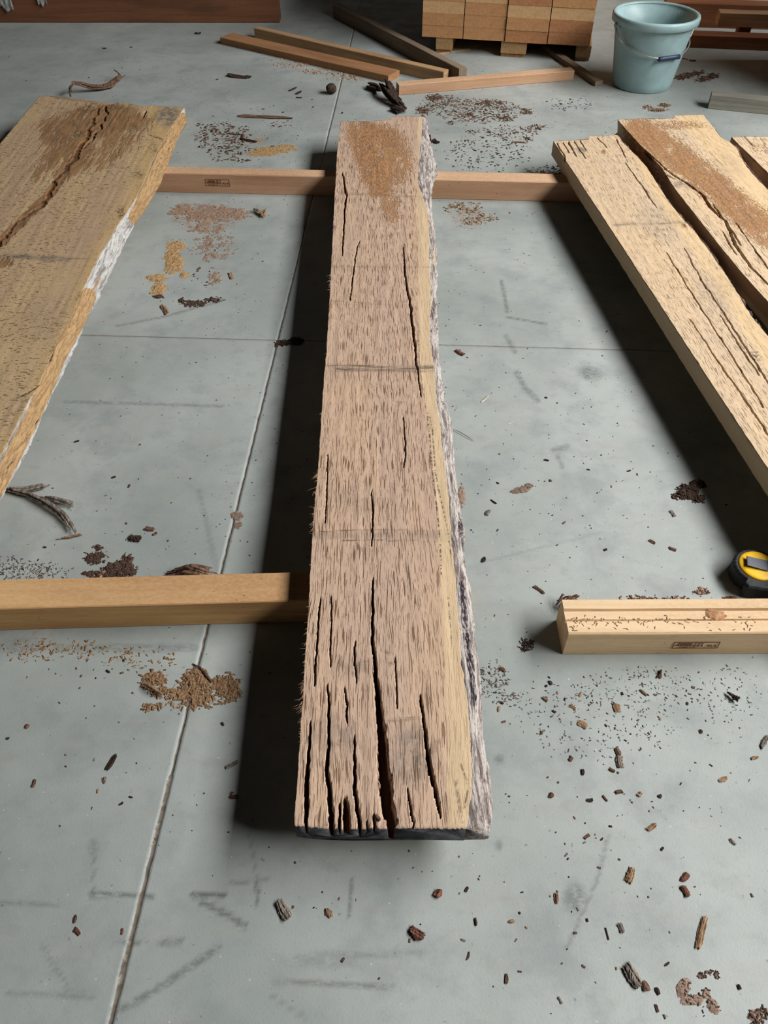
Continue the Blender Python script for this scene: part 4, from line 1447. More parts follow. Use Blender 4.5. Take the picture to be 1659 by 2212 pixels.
def strands(name, label, paths, mat, cat='bark strip', n=6, spread=.004, r=.0016, lift=.0, group=None, seed=1):
    """a bundle of fibres following polylines (px, py, z)"""
    rnd = random.Random(seed)
    bm = bmesh.new()
    org = P(paths[0][0][0], paths[0][0][1])
    for path in paths:
        pts = [P(x, y, z) - org for x, y, z in path]
        m = 22
        cum = [0]
        for a, b in zip(pts[:-1], pts[1:]): cum.append(cum[-1] + (b - a).length)
        for s in range(n):
            off = Vector((rnd.uniform(-1, 1), rnd.uniform(-1, 1), 0)) * spread
            st = rnd.uniform(0, .25) if s else 0
            en = rnd.uniform(.75, 1) if s else 1
            rr = r * rnd.uniform(.6, 1.3)
            rings = []
            fan = Vector((rnd.uniform(-1, 1), rnd.uniform(-1, 1), 0)) * spread * 1.4
            for i in range(m):
                t = st + (en - st) * i / (m - 1)
                d = t * cum[-1]
                j = max(0, min(len(pts) - 2, sum(1 for c in cum[1:] if c < d)))
                f = (d - cum[j]) / max(1e-6, cum[j + 1] - cum[j])
                p = pts[j].lerp(pts[j + 1], min(1, f)) + off + fan * t * t
                p.z = max(rr * .7, p.z + rnd.uniform(0, .0006) + rr * .8 + (s % 3) * rr * .8)
                tdir = (pts[j + 1] - pts[j]).normalized()
                a_ = tdir.cross(Vector((0, 0, 1)))
                a_ = a_.normalized() if a_.length > 1e-4 else Vector((1, 0, 0))
                b_ = a_.cross(tdir)
                q = rr * (1 - .6 * abs(2 * i / (m - 1) - 1) ** 3)
                rings.append([bm.verts.new(p + a_ * q * 1.5 * math.cos(w) + b_ * q * .8 * math.sin(w)) for w in (0, 1.05, 2.1, 3.14, 4.19, 5.24)])
            for r0, r1 in zip(rings[:-1], rings[1:]):
                for k in range(6):
                    bm.faces.new((r0[k], r0[(k + 1) % 6], r1[(k + 1) % 6], r1[k]))
            bm.faces.new(rings[0][::-1])
            bm.faces.new(rings[-1])
    o = from_bm(name, bm, M[mat], smooth=True)
    o.location = org
    tag(o, label, cat, group)
    return o


def pile(name, label, shapes, mat, chipmat, nchips, csize, cat, hgt=.002, thr=.35, cell=None, seed=1, grain=70, long=3.0, film=True):
    """thin drift of dust with loose bits in it; shapes are soft ellipses (px)"""
    rnd = random.Random(seed)
    if cell is None: cell = .0018 if (shapes and shapes[0][2] > 1000) else (.0026 if shapes and shapes[0][2] > 450 else .0035)
    xs, ys = [], []
    for s in shapes:
        _, cx, cy, rx, ry, rot, w = s
        m_ = max(rx, ry) * 1.25 if rot else 0
        ex, ey = (m_, m_) if rot else (rx * 1.25, ry * 1.25)
        for sx in (-1, 1):
            for sy in (-1, 1):
                q = P(cx + sx * ex, cy + sy * ey)
                xs.append(q.x)
                ys.append(q.y)
    x0_, x1_, y0_, y1_ = min(xs), max(xs), min(ys), max(ys)
    nx = max(4, int((x1_ - x0_) / cell))
    ny = max(4, int((y1_ - y0_) / cell))
    gx, gy = np.meshgrid(np.linspace(x0_, x1_, nx), np.linspace(y0_, y1_, ny), indexing='ij')
    w3 = np.stack([gx, gy, gx * 0], -1)
    px, py = proj(w3)
    mk = mask(px, py, shapes)
    nz = vnoise2(gx * grain + 40, gy * grain + 40, seed) * .5 + vnoise2(gx * grain * 2.7 + 40, gy * grain * 2.7 + 40, seed + 1) * .35
    val = mk + nz * .8
    on = (val > thr) & (mk > .04)
    z = np.where(on, .0004 + hgt * np.clip(val - thr, 0, 1) + .0005 * (vnoise2(gx * 300 + 9, gy * 300 + 9, seed) + .6), .00012)
    cx0, cy0 = (x0_ + x1_) / 2, (y0_ + y1_) / 2
    bm = bmesh.new()
    if film:
        vid = {}
        for i in range(nx - 1):
            for j in range(ny - 1):
                if on[i, j] or on[i + 1, j + 1]:
                    vs = []
                    for a, b in ((i, j), (i + 1, j), (i + 1, j + 1), (i, j + 1)):
                        if (a, b) not in vid:
                            vid[(a, b)] = bm.verts.new((gx[a, b] - cx0, gy[a, b] - cy0, z[a, b]))
                        vs.append(vid[(a, b)])
                    bm.faces.new(vs)
    nf = len(bm.faces)
    cand = np.argwhere(mk > .10)
    wts = mk[mk > .10]
    if len(cand) and nchips:
        wts = wts / wts.sum()
        pick = np.random.default_rng(seed).choice(len(cand), nchips, p=wts)
        for k in pick:
            i, j = cand[k]
            x = gx[i, j] - cx0 + rnd.uniform(-1, 1) * cell
            y = gy[i, j] - cy0 + rnd.uniform(-1, 1) * cell
            a = rnd.uniform(0, math.pi)
            ln = csize * rnd.uniform(.5, 1.5)
            wd = ln / long * rnd.uniform(.6, 1.2)
            tz = wd * rnd.uniform(.3, .7)
            zz = max(0, float(z[i, j]) - .0004)
            ca, sa = math.cos(a), math.sin(a)
            vs = []
            for zz_, kk in ((0, 1), (tz, .7)):
                for ax_, ay_ in ((-1, -.5), (1, -.6), (1.1, .5), (-.9, .6)):
                    lx, ly = ax_ * ln / 2 * kk * rnd.uniform(.8, 1.1), ay_ * wd * kk
                    vs.append(bm.verts.new((x + lx * ca - ly * sa, y + lx * sa + ly * ca, zz + zz_ + (lx * .12 if zz_ else 0) * rnd.uniform(-1, 1))))
            for f in ((0, 3, 2, 1), (4, 5, 6, 7), (0, 1, 5, 4), (1, 2, 6, 5), (2, 3, 7, 6), (3, 0, 4, 7)):
                fc = bm.faces.new([vs[q] for q in f])
                fc.material_index = 1
    me = bpy.data.meshes.new(name)
    bm.to_mesh(me)
    bm.free()
    me.materials.append(M[mat])
    me.materials.append(M[chipmat])
    o = bpy.data.objects.new(name, me)
    COL.objects.link(o)
    o.location = (cx0, cy0, 0)
    tag(o, label, cat, kind='stuff')
    return o


E = lambda cx, cy, rx, ry, w=.8, rot=0: ('ell', cx, cy, rx, ry, rot, w)

pile('sawdust_drift', 'ochre sawdust drift left of the middle slab, near the left slab edge', [E(375, 565, 24, 34), E(380, 530, 22, 14, .6), E(340, 602, 30, 10), E(345, 622, 18, 16), E(400, 595, 16, 8, .5), E(335, 633, 18, 5, .6)], 'sawdust', 'straw', 260, .006, 'sawdust', .003, seed=3)
pile('bark_litter', 'reddish bark litter just in front of the stamped far bearer', [E(448, 462, 95, 24, .55), E(395, 455, 30, 18, .7), E(510, 465, 35, 14, .6), E(450, 492, 50, 18, .4), E(460, 530, 60, 40, .22), E(462, 600, 20, 25, .22)], 'clay', 'straw', 520, .008, 'bark litter', .002, .36, seed=4, long=4)
pile('bark_litter', 'dark bark litter around the wedge-shaped chip left of the middle slab', [E(420, 656, 34, 8, .6), E(462, 648, 26, 7, .55), E(392, 650, 9, 7, .8), E(343, 641, 16, 5, .5)], 'mulch', 'chip_dark', 160, .008, 'bark litter', .002, .34, seed=5)
pile('wood_shavings', 'heap of tan wood shavings on the long floor joint, lower left', [E(332, 1470, 32, 24, .72), E(345, 1495, 26, 14, .6), E(422, 1465, 30, 26, .78), E(432, 1500, 46, 26, .72), E(385, 1498, 34, 18, .6), E(492, 1486, 34, 38, .62), E(330, 1528, 26, 10, .4), E(460, 1480, 40, 20, .5), E(420, 1500, 110, 50, .16)], 'straw', 'straw', 900, .009, 'wood shavings', .0016, .50, seed=6, long=3.6)
pile('bark_litter', 'dark crumbly bark heap behind the near left bearer', [E(259, 1232, 42, 20, .9), E(206, 1205, 30, 16, .5), E(275, 1205, 16, 10, .5), E(212, 1183, 12, 7, .5), E(215, 1240, 50, 9, .5)], 'mulch', 'mulch', 460, .007, 'bark litter', .004, .42, seed=7)
pile('bark_litter', 'sprinkling of bark specks along the back of the near left bearer', [E(60, 1235, 110, 28, .45), E(20, 1220, 60, 24, .35)], 'mulch', 'chip_grit', 330, .0045, 'bark litter', .001, .75, seed=8, film=False)
pile('bark_litter', 'bark specks scattered in front of the near left bearer', [E(75, 1405, 90, 30, .45), E(190, 1405, 70, 26, .3), E(300, 1425, 120, 40, .2)], 'clay', 'straw', 240, .006, 'bark litter', .001, .75, seed=9, film=False)
pile('clay_smear', 'flat brown dust smear near the lower right corner', [E(1478, 2135, 16, 26, .9), E(1500, 2160, 30, 14, .9), E(1538, 2168, 14, 30, .8, -35), E(1525, 2150, 12, 16, .8), E(1515, 2185, 7, 22, .5)], 'clay', 'mulch', 60, .004, 'dust smear', .0022, .40, seed=10)
pile('clay_smear', 'small curved dust smear just above the larger lower right smear', [E(1516, 2108, 10, 7, .6), E(1531, 2100, 14, 6, .6), E(1548, 2106, 8, 10, .8)], 'clay', 'mulch', 40, .004, 'dust smear', .002, .40, seed=11)
pile('clay_smear', 'brown dust patch cut by the bottom edge at lower right corner', [E(1635, 2195, 22, 20, .9), E(1650, 2185, 12, 10, .7), E(1632, 2212, 14, 10, .7)], 'clay', 'mulch', 60, .005, 'dust smear', .002, .40, seed=12)
pile('clay_smear', 'small tan dust patch right of the middle slab, mid floor', [E(1128, 1058, 18, 10, .9), E(1142, 1050, 12, 7, .8), E(1115, 1062, 14, 4, .6)], 'clay', 'clay', 40, .004, 'dust smear', .002, .40, seed=13)
pile('clay_smear', 'pinkish dust touching the bark edge of the middle slab', [E(997, 1070, 9, 30, .8)], 'clay', 'clay', 40, .004, 'dust smear', .0018, .40, seed=14)
pile('clay_smear', 'pale tan dust patch left of the middle slab beside the joint', [E(510, 1112, 16, 14, .85), E(512, 1135, 12, 10, .7)], 'clay', 'clay', 20, .003, 'dust smear', .0012, .42, seed=15)
pile('bark_litter', 'dark wet-looking bark heap near the right slab and the tape measure', [E(1485, 1064, 26, 20, .95), E(1506, 1047, 20, 12, .8), E(1460, 1072, 14, 8, .4), E(1510, 1080, 14, 10, .6)], 'mulch', 'mulch', 260, .008, 'bark litter', .008, .45, seed=16)
pile('bark_litter', 'dark bark heap on the floor joint in the middle slab shadow', [E(614, 741, 20, 8, .85), E(640, 738, 18, 10, .8), E(598, 745, 6, 6, .6)], 'mulch', 'chip_dark', 110, .008, 'bark litter', .004, .42, seed=17)
pile('sawdust_drift', 'ochre sawdust behind the stamped bearer, near its middle', [E(592, 324, 52, 9, .8), E(565, 332, 40, 7, .7), E(620, 316, 26, 5, .7), E(555, 305, 30, 6, .4)], 'sawdust', 'sawdust', 160, .007, 'sawdust', .003, .42, seed=18)
pile('bark_litter', 'bark litter scattered behind the stamped far bearer', [E(480, 300, 75, 45, .35), E(435, 272, 20, 6, .7), E(462, 280, 18, 9, .7), E(490, 325, 60, 14, .45), E(505, 345, 60, 8, .4), E(610, 268, 50, 10, .2)], 'mulch', 'chip_brown', 420, .011, 'bark litter', .002, .62, seed=19, film=False)
pile('bark_litter', 'pinkish litter swept along the frontmost brown lath', [E(640, 140, 60, 8, .4), E(700, 155, 60, 8, .6), E(750, 168, 50, 9, .6), E(600, 128, 26, 4, .5)], 'mulch', 'chip_tan', 360, .009, 'bark litter', .002, .6, seed=20, film=False)
pile('bark_litter', 'broad brown litter between the far lath and the right slab', [E(940, 211, 24, 9, .7), E(915, 240, 18, 14, .7), E(1015, 250, 18, 12, .6), E(1093, 256, 26, 10, .6), E(1136, 241, 20, 9, .6), E(1051, 223, 50, 9, .5), E(975, 266, 12, 6, .5), E(1140, 300, 16, 6, .5), E(1021, 285, 16, 6, .4), E(1160, 275, 30, 8, .4), E(1030, 240, 120, 34, .28), E(960, 225, 60, 24, .3), E(1100, 285, 90, 20, .2)], 'mulch', 'chip_brown', 1300, .011, 'bark litter', .003, .62, seed=21, long=4)
pile('bark_litter', 'loose specks behind the reddish far bearer', [E(1050, 330, 120, 55, .25), E(1190, 370, 70, 16, .5), E(1230, 225, 60, 20, .3)], 'mulch', 'chip_grit', 420, .009, 'bark litter', .001, .9, seed=22, film=False)
pile('bark_litter', 'thin litter in front of the reddish far bearer', [E(1000, 450, 55, 16, .45), E(1040, 470, 40, 20, .4), E(1010, 480, 20, 20, .3)], 'mulch', 'chip_tan', 260, .009, 'bark litter', .002, .6, seed=23, film=False)
pile('bark_litter', 'litter streak right behind the bucket base', [E(1478, 165, 28, 8, .8, -10), E(1505, 158, 24, 6, .6, -10), E(1528, 168, 36, 8, .7, -14)], 'mulch', 'chip_brown', 170, .010, 'bark litter', .003, .5, seed=24)
pile('bark_litter', 'curved leaf litter in front of the bucket', [E(1400, 232, 18, 6, .5), E(1420, 238, 24, 5, .6), E(1437, 228, 16, 6, .7)], 'mulch', 'chip_tan', 120, .010, 'bark litter', .003, .62, seed=25)
pile('bark_litter', 'dark bark crumbs heaped near the left end of the grooved bearer', [E(1137, 1394, 18, 16, .7)], 'mulch', 'chip_dark', 130, .005, 'bark litter', .001, .7, seed=26, film=False)
pile('bark_litter', 'brown crumbs along the back of the grooved bearer', [E(1380, 1296, 60, 12, .45), E(1320, 1303, 40, 6, .35), E(1515, 1278, 20, 10, .5), E(1575, 1296, 20, 10, .7), E(1450, 1296, 60, 8, .3)], 'mulch', 'chip_brown', 300, .006, 'bark litter', .001, .8, seed=27, film=False)
pile('bark_litter', 'crumbs on the floor right of the near end of the middle slab', [E(1065, 1470, 40, 46, .5), E(1095, 1510, 40, 20, .3)], 'mulch', 'chip_grit', 190, .0042, 'bark litter', .001, .9, seed=28, film=False)
pile('bark_litter', 'wide sprinkling of specks in front of the grooved bearer', [E(1400, 1490, 190, 60, .4), E(1300, 1560, 240, 110, .2), E(1550, 1500, 120, 80, .3), E(1200, 1520, 160, 50, .3)], 'mulch', 'chip_grit', 620, .0036, 'bark litter', .001, .9, seed=29, film=False)
pile('bark_litter', 'sawdust crumbs lying on the groove of the lower right bearer', [], 'mulch', 'chip_brown', 0, .006, 'bark litter') if False else None
pile('floor_grit', 'fine dark grit sprinkled across the whole concrete floor', [E(830, 1200, 900, 1000, .3), E(830, 300, 900, 250, .55), E(1250, 1000, 260, 300, .4), E(1300, 1700, 400, 400, .35)], 'mulch', 'chip_grit', 3400, .0027, 'grit', .001, 5, cell=.02, seed=30, film=False, long=1.6)

# --- single pieces one can point at
strands('bark_strip', 'long fibrous bark strip curling out from under the left slab', [
    [(-10, 1055, .004), (19, 1061, .004), (63, 1070, .006), (104, 1090, .010), (136, 1112, .008), (155, 1138, .004), (164, 1156, .001)],
    [(19, 1060, .004), (60, 1060, .003), (104, 1051, .002)], [(80, 1076, .006), (120, 1082, .008), (155, 1090, .004), (157, 1100, .002)]], 'chip_grey', n=9, spread=.005, r=.0022, seed=2)
strands('twig', 'short pale twig at the tip of the curling bark strip', [[(122, 1166, 0), (150, 1163, 0), (180, 1156, .001)]], 'chip_tan', 'twig', 3, .0012, .0016, seed=3)
strands('bark_strip', 'dry curled bark ribbon with thin tail, behind the left slab', [
    [(156, 210, .001), (152, 196, .03), (159, 182, .045), (177, 185, .03), (200, 192, .012), (222, 193, .006), (241, 188, .008), (256, 174, .012), (267, 166, .02), (262, 157, .03), (253, 151, .04)]],
        'chip_brown', n=5, spread=.007, r=.006, seed=4)
strands('bark_strip', 'tangle of dark bark sheets at the far end of the middle slab', [
    [(818, 184, .03), (828, 196, .03), (840, 212, .02), (852, 225, .01), (868, 240, .002)], [(832, 176, .05), (838, 192, .04), (848, 208, .02), (866, 226, .01)], [(846, 236, .004), (858, 238, .006), (872, 243, .002)],
    [(790, 190, .002), (812, 194, .004), (830, 198, .004)]], 'chip_dark', n=8, spread=.014, r=.006, seed=5)
strands('bark_strip', 'bundle of pale and brown bark fibres in front of the stamped bearer', [[(547, 452, .004), (560, 458, .006), (572, 470, .002)], [(566, 470, .004), (572, 458, .004), (576, 454, .002)]], 'chip_tan', n=7, spread=.006, r=.0022, seed=6)
strands('bark_strip', 'flat bark bundle leaning on the back of the near left bearer', [[(365, 1243, .001), (395, 1238, .008), (415, 1232, .02), (440, 1238, .014), (470, 1245, .004)]], 'chip_brown', n=14, spread=.011, r=.0024, seed=7)
strands('bark_strip', 'frayed bark bundle against the left end of the grooved bearer', [[(1206, 1316, .001), (1215, 1303, .012), (1228, 1292, .02), (1240, 1298, .012)], [(1222, 1306, .006), (1234, 1294, .02)]], 'chip_brown', n=10, spread=.008, r=.002, seed=8)
strands('twig', 'long hair-thin twig beside the bark edge of the middle slab', [[(975, 926, .002), (990, 932, .003), (1008, 942, .003), (1022, 952, .001)]], 'chip_dark', 'twig', 1, .0005, .0009, seed=9)
strands('twig', 'thin dark twig joining the shavings heap to the floor joint', [[(416, 1434, 0), (432, 1442, .002), (458, 1476, .001)]], 'chip_dark', 'twig', 2, .0006, .0011, seed=10)
strands('twig', 'pale stick lying on the left lobe of the shavings heap', [[(312, 1478, .006), (332, 1488, .008), (352, 1502, .004)]], 'chip_tan', 'twig', 3, .0015, .002, seed=11)
strands('twig', 'dark stalk with frayed tip near the right edge, below the grooved bearer', [[(1570, 1497, .002), (1580, 1503, .004), (1596, 1514, .004)], [(1582, 1510, .002), (1597, 1508, .006)]], 'chip_dark', 'twig', 5, .003, .0016, seed=12)
strands('twig', 'thin straight brown twig lying behind the reddish far bearer', [[(1106, 307, .001), (1140, 309, .001)]], 'chip_tan', 'twig', 2, .002, .0022, seed=13)
strands('twig', 'fine dark stem beside the red stick below the grooved bearer', [[(1418, 1466, 0), (1426, 1458, .002), (1429, 1448, .004)]], 'chip_dark', 'twig', 2, .001, .001, seed=14)

CH = [
    # px, py, length, angle, width, mat, label
    (1362, 1890, 38, 72, 18, 'chip_tan', 'tan wedge of bark above the dust smear, lower right'),
    (1202, 1941, 27, 95, 10, 'chip_red', 'narrow reddish chip beside the dark round floor stain, lower right'),
    (1480, 1896, 24, 55, 14, 'chip_red', 'upper half of a broken reddish curl, lower right'),
    (1481, 1925, 30, 118, 14, 'chip_red', 'lower half of a broken reddish curl, lower right'),
    (1515, 2013, 80, 78, 15, 'chip_tan', 'longest tan bark stick lying upright in view at lower right'),
    (1366, 2108, 62, 122, 28, 'chip_grey', 'large ridged grey-brown bark chunk near the bottom edge'),
    (1394, 2130, 26, 115, 17, 'chip_brown', 'smaller chunk touching the large ridged bark chunk'),
    (1342, 2005, 26, 112, 11, 'chip_grey', 'grey bark flake between the dark stain and the tan stick'),
    (1311, 2017, 30, 105, 4, 'chip_dark', 'needle-thin dark splinter left of the grey flake, lower right'),
    (1094, 2114, 24, 88, 9, 'chip_brown', 'brown chip at the bottom, right of the middle slab line'),
    (1210, 2161, 20, 120, 6, 'chip_grey', 'thin grey splinter near the bottom edge, left of the bark chunk'),
    (1419, 2178, 20, 105, 7, 'chip_brown', 'brown splinter below the large bark chunk at the bottom'),
    (1582, 1818, 22, 130, 10, 'chip_grey', 'striped grey flake near the right edge, above the broken curl'),
    (1597, 2132, 14, 110, 9, 'chip_dark', 'dark crumb right of the brown dust smear'),
    (612, 1966, 48, 120, 24, 'chip_grey', 'crumpled grey-brown bark flake below the near end of the middle slab'),
    (710, 1971, 26, 115, 16, 'chip_tan', 'small tan square chip right of the crumpled grey flake'),
    (947, 1930, 22, 60, 18, 'chip_red', 'pinkish bark crumb below the right corner of the middle slab'),
    (900, 2018, 40, 150, 24, 'chip_red', 'pink-brown bark flake in the lower middle'),
    (1012, 2065, 20, 75, 6, 'chip_brown', 'short brown splinter in the lower middle, right of the pink flake'),
    (162, 1985, 20, 75, 9, 'chip_brown', 'upper of two brown chips left of the long joint, lower left'),
    (167, 2012, 20, 135, 10, 'chip_red', 'lower, redder of two chips left of the long joint, lower left'),
    (264, 2012, 16, 85, 6, 'chip_red', 'red chip lodged in the long floor joint'),
    (241, 1646, 44, 60, 12, 'chip_dark', 'dark slanted bark sliver left of the long joint'),
    (226, 1685, 16, 100, 11, 'chip_grey', 'pale lump at the lower tip of the dark slanted sliver'),
    (73, 1692, 20, 72, 8, 'chip_brown', 'brown sliver near the left edge, level with the slab end cracks'),
    (502, 1652, 34, 28, 9, 'chip_grey', 'grey sliver at the edge of the middle slab shadow'),
    (505, 1721, 22, 5, 10, 'chip_red', 'red flake in the shadow left of the slab near end'),
    (58, 1569, 11, 60, 10, 'chip_red', 'small red crumb near the left edge, above the brown sliver'),
    (1165, 1274, 30, 145, 8, 'chip_brown', 'brown sliver between the middle slab and the grooved bearer'),
    (1453, 1109, 18, 125, 8, 'chip_grey', 'greenish grey flake below the dark bark heap on the right'),
    (1409, 1170, 18, 150, 9, 'chip_brown', 'double brown flake left of the tape measure'),
    (1453, 1186, 18, 160, 9, 'chip_brown', 'branched brown flake, second from the tape measure'),
    (1515, 1272, 12, 120, 10, 'chip_tan', 'tan crumb between the tape measure and the grooved bearer'),
    (1426, 1457, 20, 95, 7, 'chip_red', 'red stick below the stamp of the grooved bearer'),
    (1333, 1529, 20, 100, 15, 'chip_tan', 'tan square chip below the grooved bearer, left of centre'),
    (1259, 1564, 24, 150, 15, 'chip_tan', 'frayed tan chip left of the tan square chip'),
    (1335, 1624, 22, 115, 12, 'chip_brown', 'brown upper piece of the long bark flake, right floor'),
    (1339, 1645, 30, 100, 17, 'chip_grey', 'pale lower piece of the long bark flake, right floor'),
    (1562, 1684, 22, 25, 11, 'chip_tan', 'tan chip near the right edge, mid lower floor'),
    (1408, 1787, 26, 38, 11, 'chip_tan', 'bright tan splinter on the open right floor'),
    (1191, 1718, 14, 70, 11, 'chip_red', 'dark red crumb right of the slab near end'),
    (1307, 1725, 18, 130, 6, 'chip_red', 'red splinter on the open right floor'),
    (1382, 1716, 11, 60, 9, 'chip_tan', 'orange crumb right of the red splinter'),
    (1426, 1720, 10, 20, 9, 'chip_dark', 'dark nugget right of the orange crumb'),
    (1259, 1668, 14, 95, 9, 'chip_dark', 'dark upright crumb left of the long bark flake'),
    (1322, 1664, 15, 150, 8, 'chip_brown', 'small brown crumb just under the long bark flake'),
    (1233, 1639, 13, 70, 9, 'chip_brown', 'brown curl left of the dark upright crumb'),
    (1651, 1602, 34, 62, 12, 'chip_grey', 'grey-green bark sliver cut by the right edge'),
    (1630, 1637, 18, 15, 8, 'chip_tan', 'pinkish tan sliver near the right edge, under the grey-green sliver'),
    (1390, 1496, 22, 140, 8, 'chip_brown', 'brown crumb cluster below the red stick'),
    (1178, 1510, 16, 140, 9, 'chip_tan', 'tan curl in the crumb row right of the middle slab'),
    (1085, 1446, 14, 150, 10, 'chip_red', 'reddish flake beside the bark edge near the slab end'),
    (1189, 1475, 11, 120, 9, 'chip_dark', 'dark nugget below the left end of the grooved bearer'),
    (1237, 1527, 18, 155, 8, 'chip_tan', 'bent tan flake above the frayed tan chip'),
    (993, 762, 22, 150, 11, 'chip_red', 'red-brown flake just below the cross joint beside the middle slab'),
    (1048, 861, 24, 42, 6, 'chip_pale', 'whitish sliver on the right floor below the cross joint'),
    (1104, 913, 15, 28, 3, 'chip_pale', 'thinner whitish sliver, right of the larger whitish sliver'),
    (1066, 1084, 18, 145, 5, 'chip_dark', 'dark splinter left of the small tan dust patch'),
    (1053, 1107, 14, 60, 11, 'chip_grey', 'grey crumb beside the middle slab bark edge'),
    (1045, 1209, 12, 60, 10, 'chip_dark', 'dark crumb between the middle slab and the brown sliver'),
    (356, 668, 26, 125, 13, 'chip_tan', 'upright wedge-shaped chip left of the middle slab'),
    (499, 595, 18, 115, 9, 'chip_tan', 'tan flake alone between the sawdust and the slab shadow'),
    (430, 580, 10, 40, 6, 'chip_brown', 'small brown flake right of the ochre sawdust'),
    (291, 1163, 30, 175, 18, 'chip_dark', 'dark oval bark disc above the near left bearer'),
    (323, 1143, 24, 170, 12, 'chip_brown', 'brown flake right above the dark oval disc'),
    (335, 1153, 12, 30, 7, 'chip_red', 'small red flake right of the brown flake'),
    (222, 1238, 26, 40, 10, 'chip_tan', 'tan chip half buried in the dark bark heap'),
    (373, 1240, 30, 5, 10, 'chip_dark', 'dark bark lump behind the near left bearer'),
    (515, 166, 54, 174, 13, 'chip_dark', 'dark knobbly bark piece on the far floor'),
    (570, 252, 130, 178, 15, 'chip_brown', 'long straight bark stick behind the stamped bearer'),
    (633, 192, 22, 25, 8, 'chip_dark', 'dark flake left of the round black lump'),
    (645, 200, 15, 30, 8, 'chip_dark', 'dark flake nearest in front of its neighbour by the black lump'),
    (646, 211, 13, 175, 5, 'chip_dark', 'thin dark flake, lowest of three by the black lump'),
    (537, 303, 40, 168, 11, 'chip_dark', 'dark bark flake in the litter behind the stamped bearer'),
    (508, 290, 30, 172, 8, 'chip_brown', 'brown flake left of the dark flake behind the stamped bearer'),
    (525, 294, 12, 80, 9, 'chip_brown', 'standing crumb between two flakes behind the stamped bearer'),
    (940, 306, 16, 150, 12, 'chip_dark', 'black lump against the far bark edge of the middle slab'),
    (226, 104, 9, 0, 7, 'chip_dark', 'dark crumb on the far left floor before the beam'),
    (428, 72, 14, 0, 9, 'chip_dark', 'dark crumb below the beam, left of the laths'),
    (1497, 131, 15, 0, 8, 'chip_dark', 'dark flake right of the bucket, near the handle grip'),
    (1480, 127, 16, 170, 5, 'chip_brown', 'thin brown flake next to the bucket, behind the grip'),
    (815, 1768, 14, 130, 7, 'chip_brown', 'x'),
]
for c in CH:
    if c[-1] == 'x': continue
    chip(*c, sub=3 if c[2] > 28 and c[1] > 400 else 2)
# chip on the end of the slab
zt_ = cs['zt']
o = chip(816, 1768, 16, 130, 9, 'chip_brown', 'small brown chip resting on the cracked end of the middle slab', z=0, T=.006)
q = P(816, 1768, zt_)
o.location = (q.x, q.y, zt_ + .0005)
# round black lump
q = P(716, 192, .02)
bm = bmesh.new()
bmesh.ops.create_icosphere(bm, subdivisions=3, radius=.024)
for v in bm.verts:
    v.co *= 1 + .14 * mnoise.noise(v.co * 60)
    v.co.z = v.co.z * .9
zm = min(v.co.z for v in bm.verts)
for v in bm.verts: v.co.z -= zm
o = from_bm('black_lump', bm, M['chip_dark'], smooth=True)
o.location = (q.x, q.y, 0)
tag(o, 'round black lump beside the long joint on the far floor', 'lump')
# bark flakes at the far bark edge of the middle slab (stuck to it: parts)
for (px, py, L, deg, W) in ((931, 300, 20, 100, 7), (940, 358, 26, 108, 6), (926, 278, 18, 95, 6)):
    nid[0] += 1
    rz, k = ang_floor(px, py, deg)
    bm = chip_mesh(L * k * .9, W * px_len(px, py, 1) * .9, .010, nid[0])
    p = P(px, py, ZB + .018)
    s, t = cs['loc'](p)
    o = from_bm('bark_flake', bm, M['chip_dark'], cs['root'])
    o.location = (t - .004, s, ZB + .012)
    o.rotation_euler = (0, 0, rz - cs['rz'])
    o['label'] = 'dark loose bark flake'

# --- many small crumbs, all alike
cr = []
for i in range(9):
    me_mats = ['chip_dark', 'chip_dark', 'chip_brown', 'chip_red', 'chip_dark', 'chip_grey', 'chip_brown', 'chip_dark', 'chip_tan']
    bm = chip_mesh(.012, .006 if i % 2 else .0085, .0035, 200 + i, sub=1)
    me = bpy.data.meshes.new('bark_crumb')
    bm.to_mesh(me)
    bm.free()
    me.materials.append(M[me_mats[i]])
    cr.append(me)
zones = [(1250, 1000, 260, 260, 40), (1300, 1520, 330, 90, 60), (1350, 1750, 290, 130, 28), (1350, 2030, 300, 150, 22), (800, 1990, 250, 160, 14), (300, 1650, 240, 160, 18),
         (250, 1100, 220, 200, 26), (420, 640, 140, 160, 24), (1060, 340, 120, 70, 24), (560, 230, 150, 90, 26), (250, 150, 240, 80, 22), (1100, 500, 120, 90, 10), (200, 1440, 200, 50, 16), (1480, 220, 60, 30, 4)]
blk = [(640, 1070, 1800), ]
first = None
cnt = 0
avoid = []


def covered(px, py):
    """pixel hidden under a slab or bearer"""
    def between(y, L, R):
        L = sorted(L, key=lambda q: q[1])
        R = sorted(R, key=lambda q: q[1])
        if not (L[0][1] - 10 < y < L[-1][1] + 40): return False
        return np.interp(y, [q[1] for q in L], [q[0] for q in L]) - 26 < px < np.interp(y, [q[1] for q in R], [q[0] for q in R]) + 12
    if between(py, C_L, C_OUT): return True
    if between(py, [(x - 20, y) for x, y in L_L], L_OUT): return True
    if py > 240 and px > np.interp(py, [q[1] for q in A_L], [q[0] for q in A_L]) - 36: return 290 < py < 1100
    if 1225 < py < 1372 and px < 1030: return True
    if 1290 < py < 1430 and px > 1185: return True
    if 350 < py < 445: return True
    return False


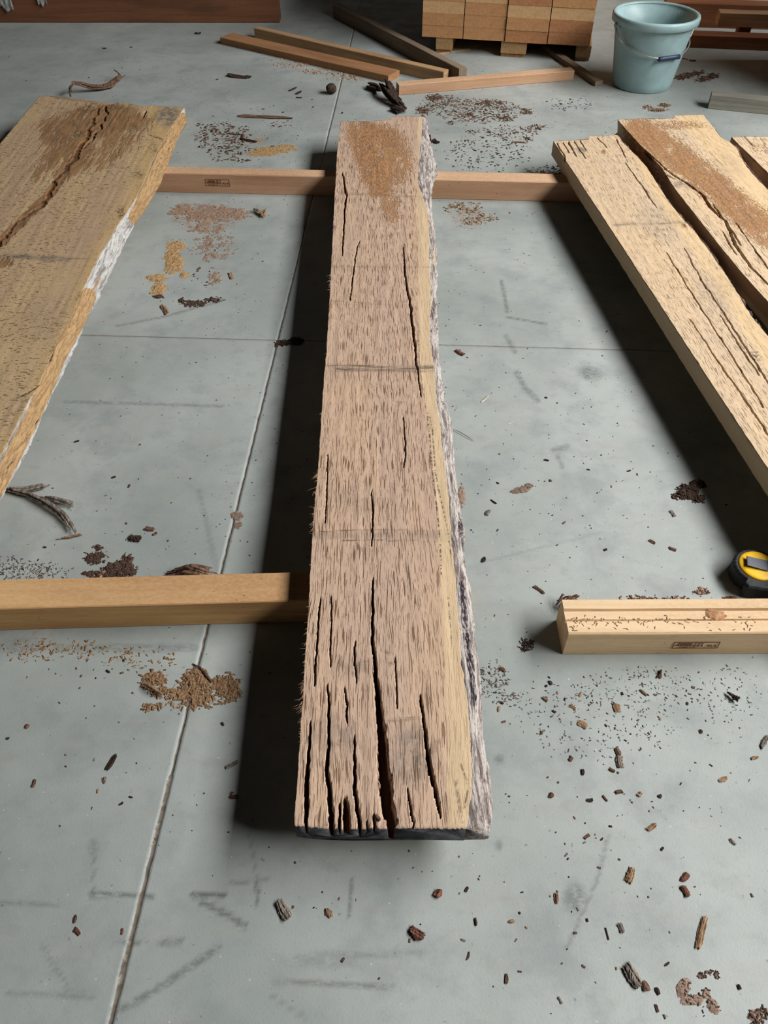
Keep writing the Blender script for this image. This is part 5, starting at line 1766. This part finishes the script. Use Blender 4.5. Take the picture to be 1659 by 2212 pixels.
crumbs = 0
for (cx, cy, rx, ry, n) in zones:
    k = 0
    tries = 0
    while k < n and tries < n * 12:
        tries += 1
        px, py = random.gauss(cx, rx * .55), random.gauss(cy, ry * .55)
        if not (5 < px < 1654 and 60 < py < 2205) or covered(px, py): continue
        if py < 250 and (px > 1290 and px < 1530 or 470 < px < 1300 and py < 215): continue
        p = P(px, py)
        if crumbs == 0:
            o = bpy.data.objects.new('bark_crumb', cr[0])
            proto_c = o
        else:
            o = proto_c.copy()
            o.data = random.choice(cr)
        COL.objects.link(o)
        o.location = p
        o.rotation_euler = (0, 0, random.uniform(0, 6.28))
        s = random.choice([.25, .3, .3, .35, .4, .45, .5, .6, .8]) * (1.0 if py > 400 else 1.35)
        o.scale = (s, s * random.uniform(.8, 1.4), s)
        tag(o, 'tiny loose bark crumb scattered on the bare concrete floor', 'crumb', 'bark crumbs strewn over the floor')
        crumbs += 1
        k += 1

# ------------------------------------------------------------------ light
w = bpy.data.worlds.new('daylight')
SC.world = w
w.use_nodes = True
bg = w.node_tree.nodes['Background']
bg.inputs[0].default_value = (1.0, 0.96, 0.92, 1)
bg.inputs[1].default_value = 0.006


def area(name, loc, target, sx, sy, power, color):
    d = bpy.data.lights.new(name, 'AREA')
    d.shape = 'RECTANGLE'
    d.size = sx
    d.size_y = sy
    d.energy = power
    d.color = color
    o = bpy.data.objects.new(name, d)
    COL.objects.link(o)
    o.location = loc
    o.rotation_euler = (Vector(target) - Vector(loc)).to_track_quat('-Z', 'Y').to_euler()
    return o


# long roof light / open bay on the right of the hall
d = bpy.data.lights.new('roof_light', 'AREA')
d.shape = 'RECTANGLE'
d.size = 6.0
d.size_y = 1.4
d.energy = 605
d.color = (1.0, .99, .985)
o = bpy.data.objects.new('roof_light', d)
COL.objects.link(o)
o.location = (4.3, 1.3, 3.65)
dirv = (Vector((0, 1.3, 0.1)) - Vector((4.3, 1.3, 3.65))).normalized()
xax = Vector((0, 1, 0))
zax = -dirv
yax = zax.cross(xax)
o.rotation_euler = Matrix((xax, yax, zax)).transposed().to_euler()

SC.view_settings.view_transform = 'Standard'
SC.view_settings.look = 'None'
SC.view_settings.gamma = 1.0
SC.view_settings.exposure = 0.0
SC.view_settings.use_curve_mapping = False
SC.cycles.max_bounces = 8
SC.cycles.diffuse_bounces = 4
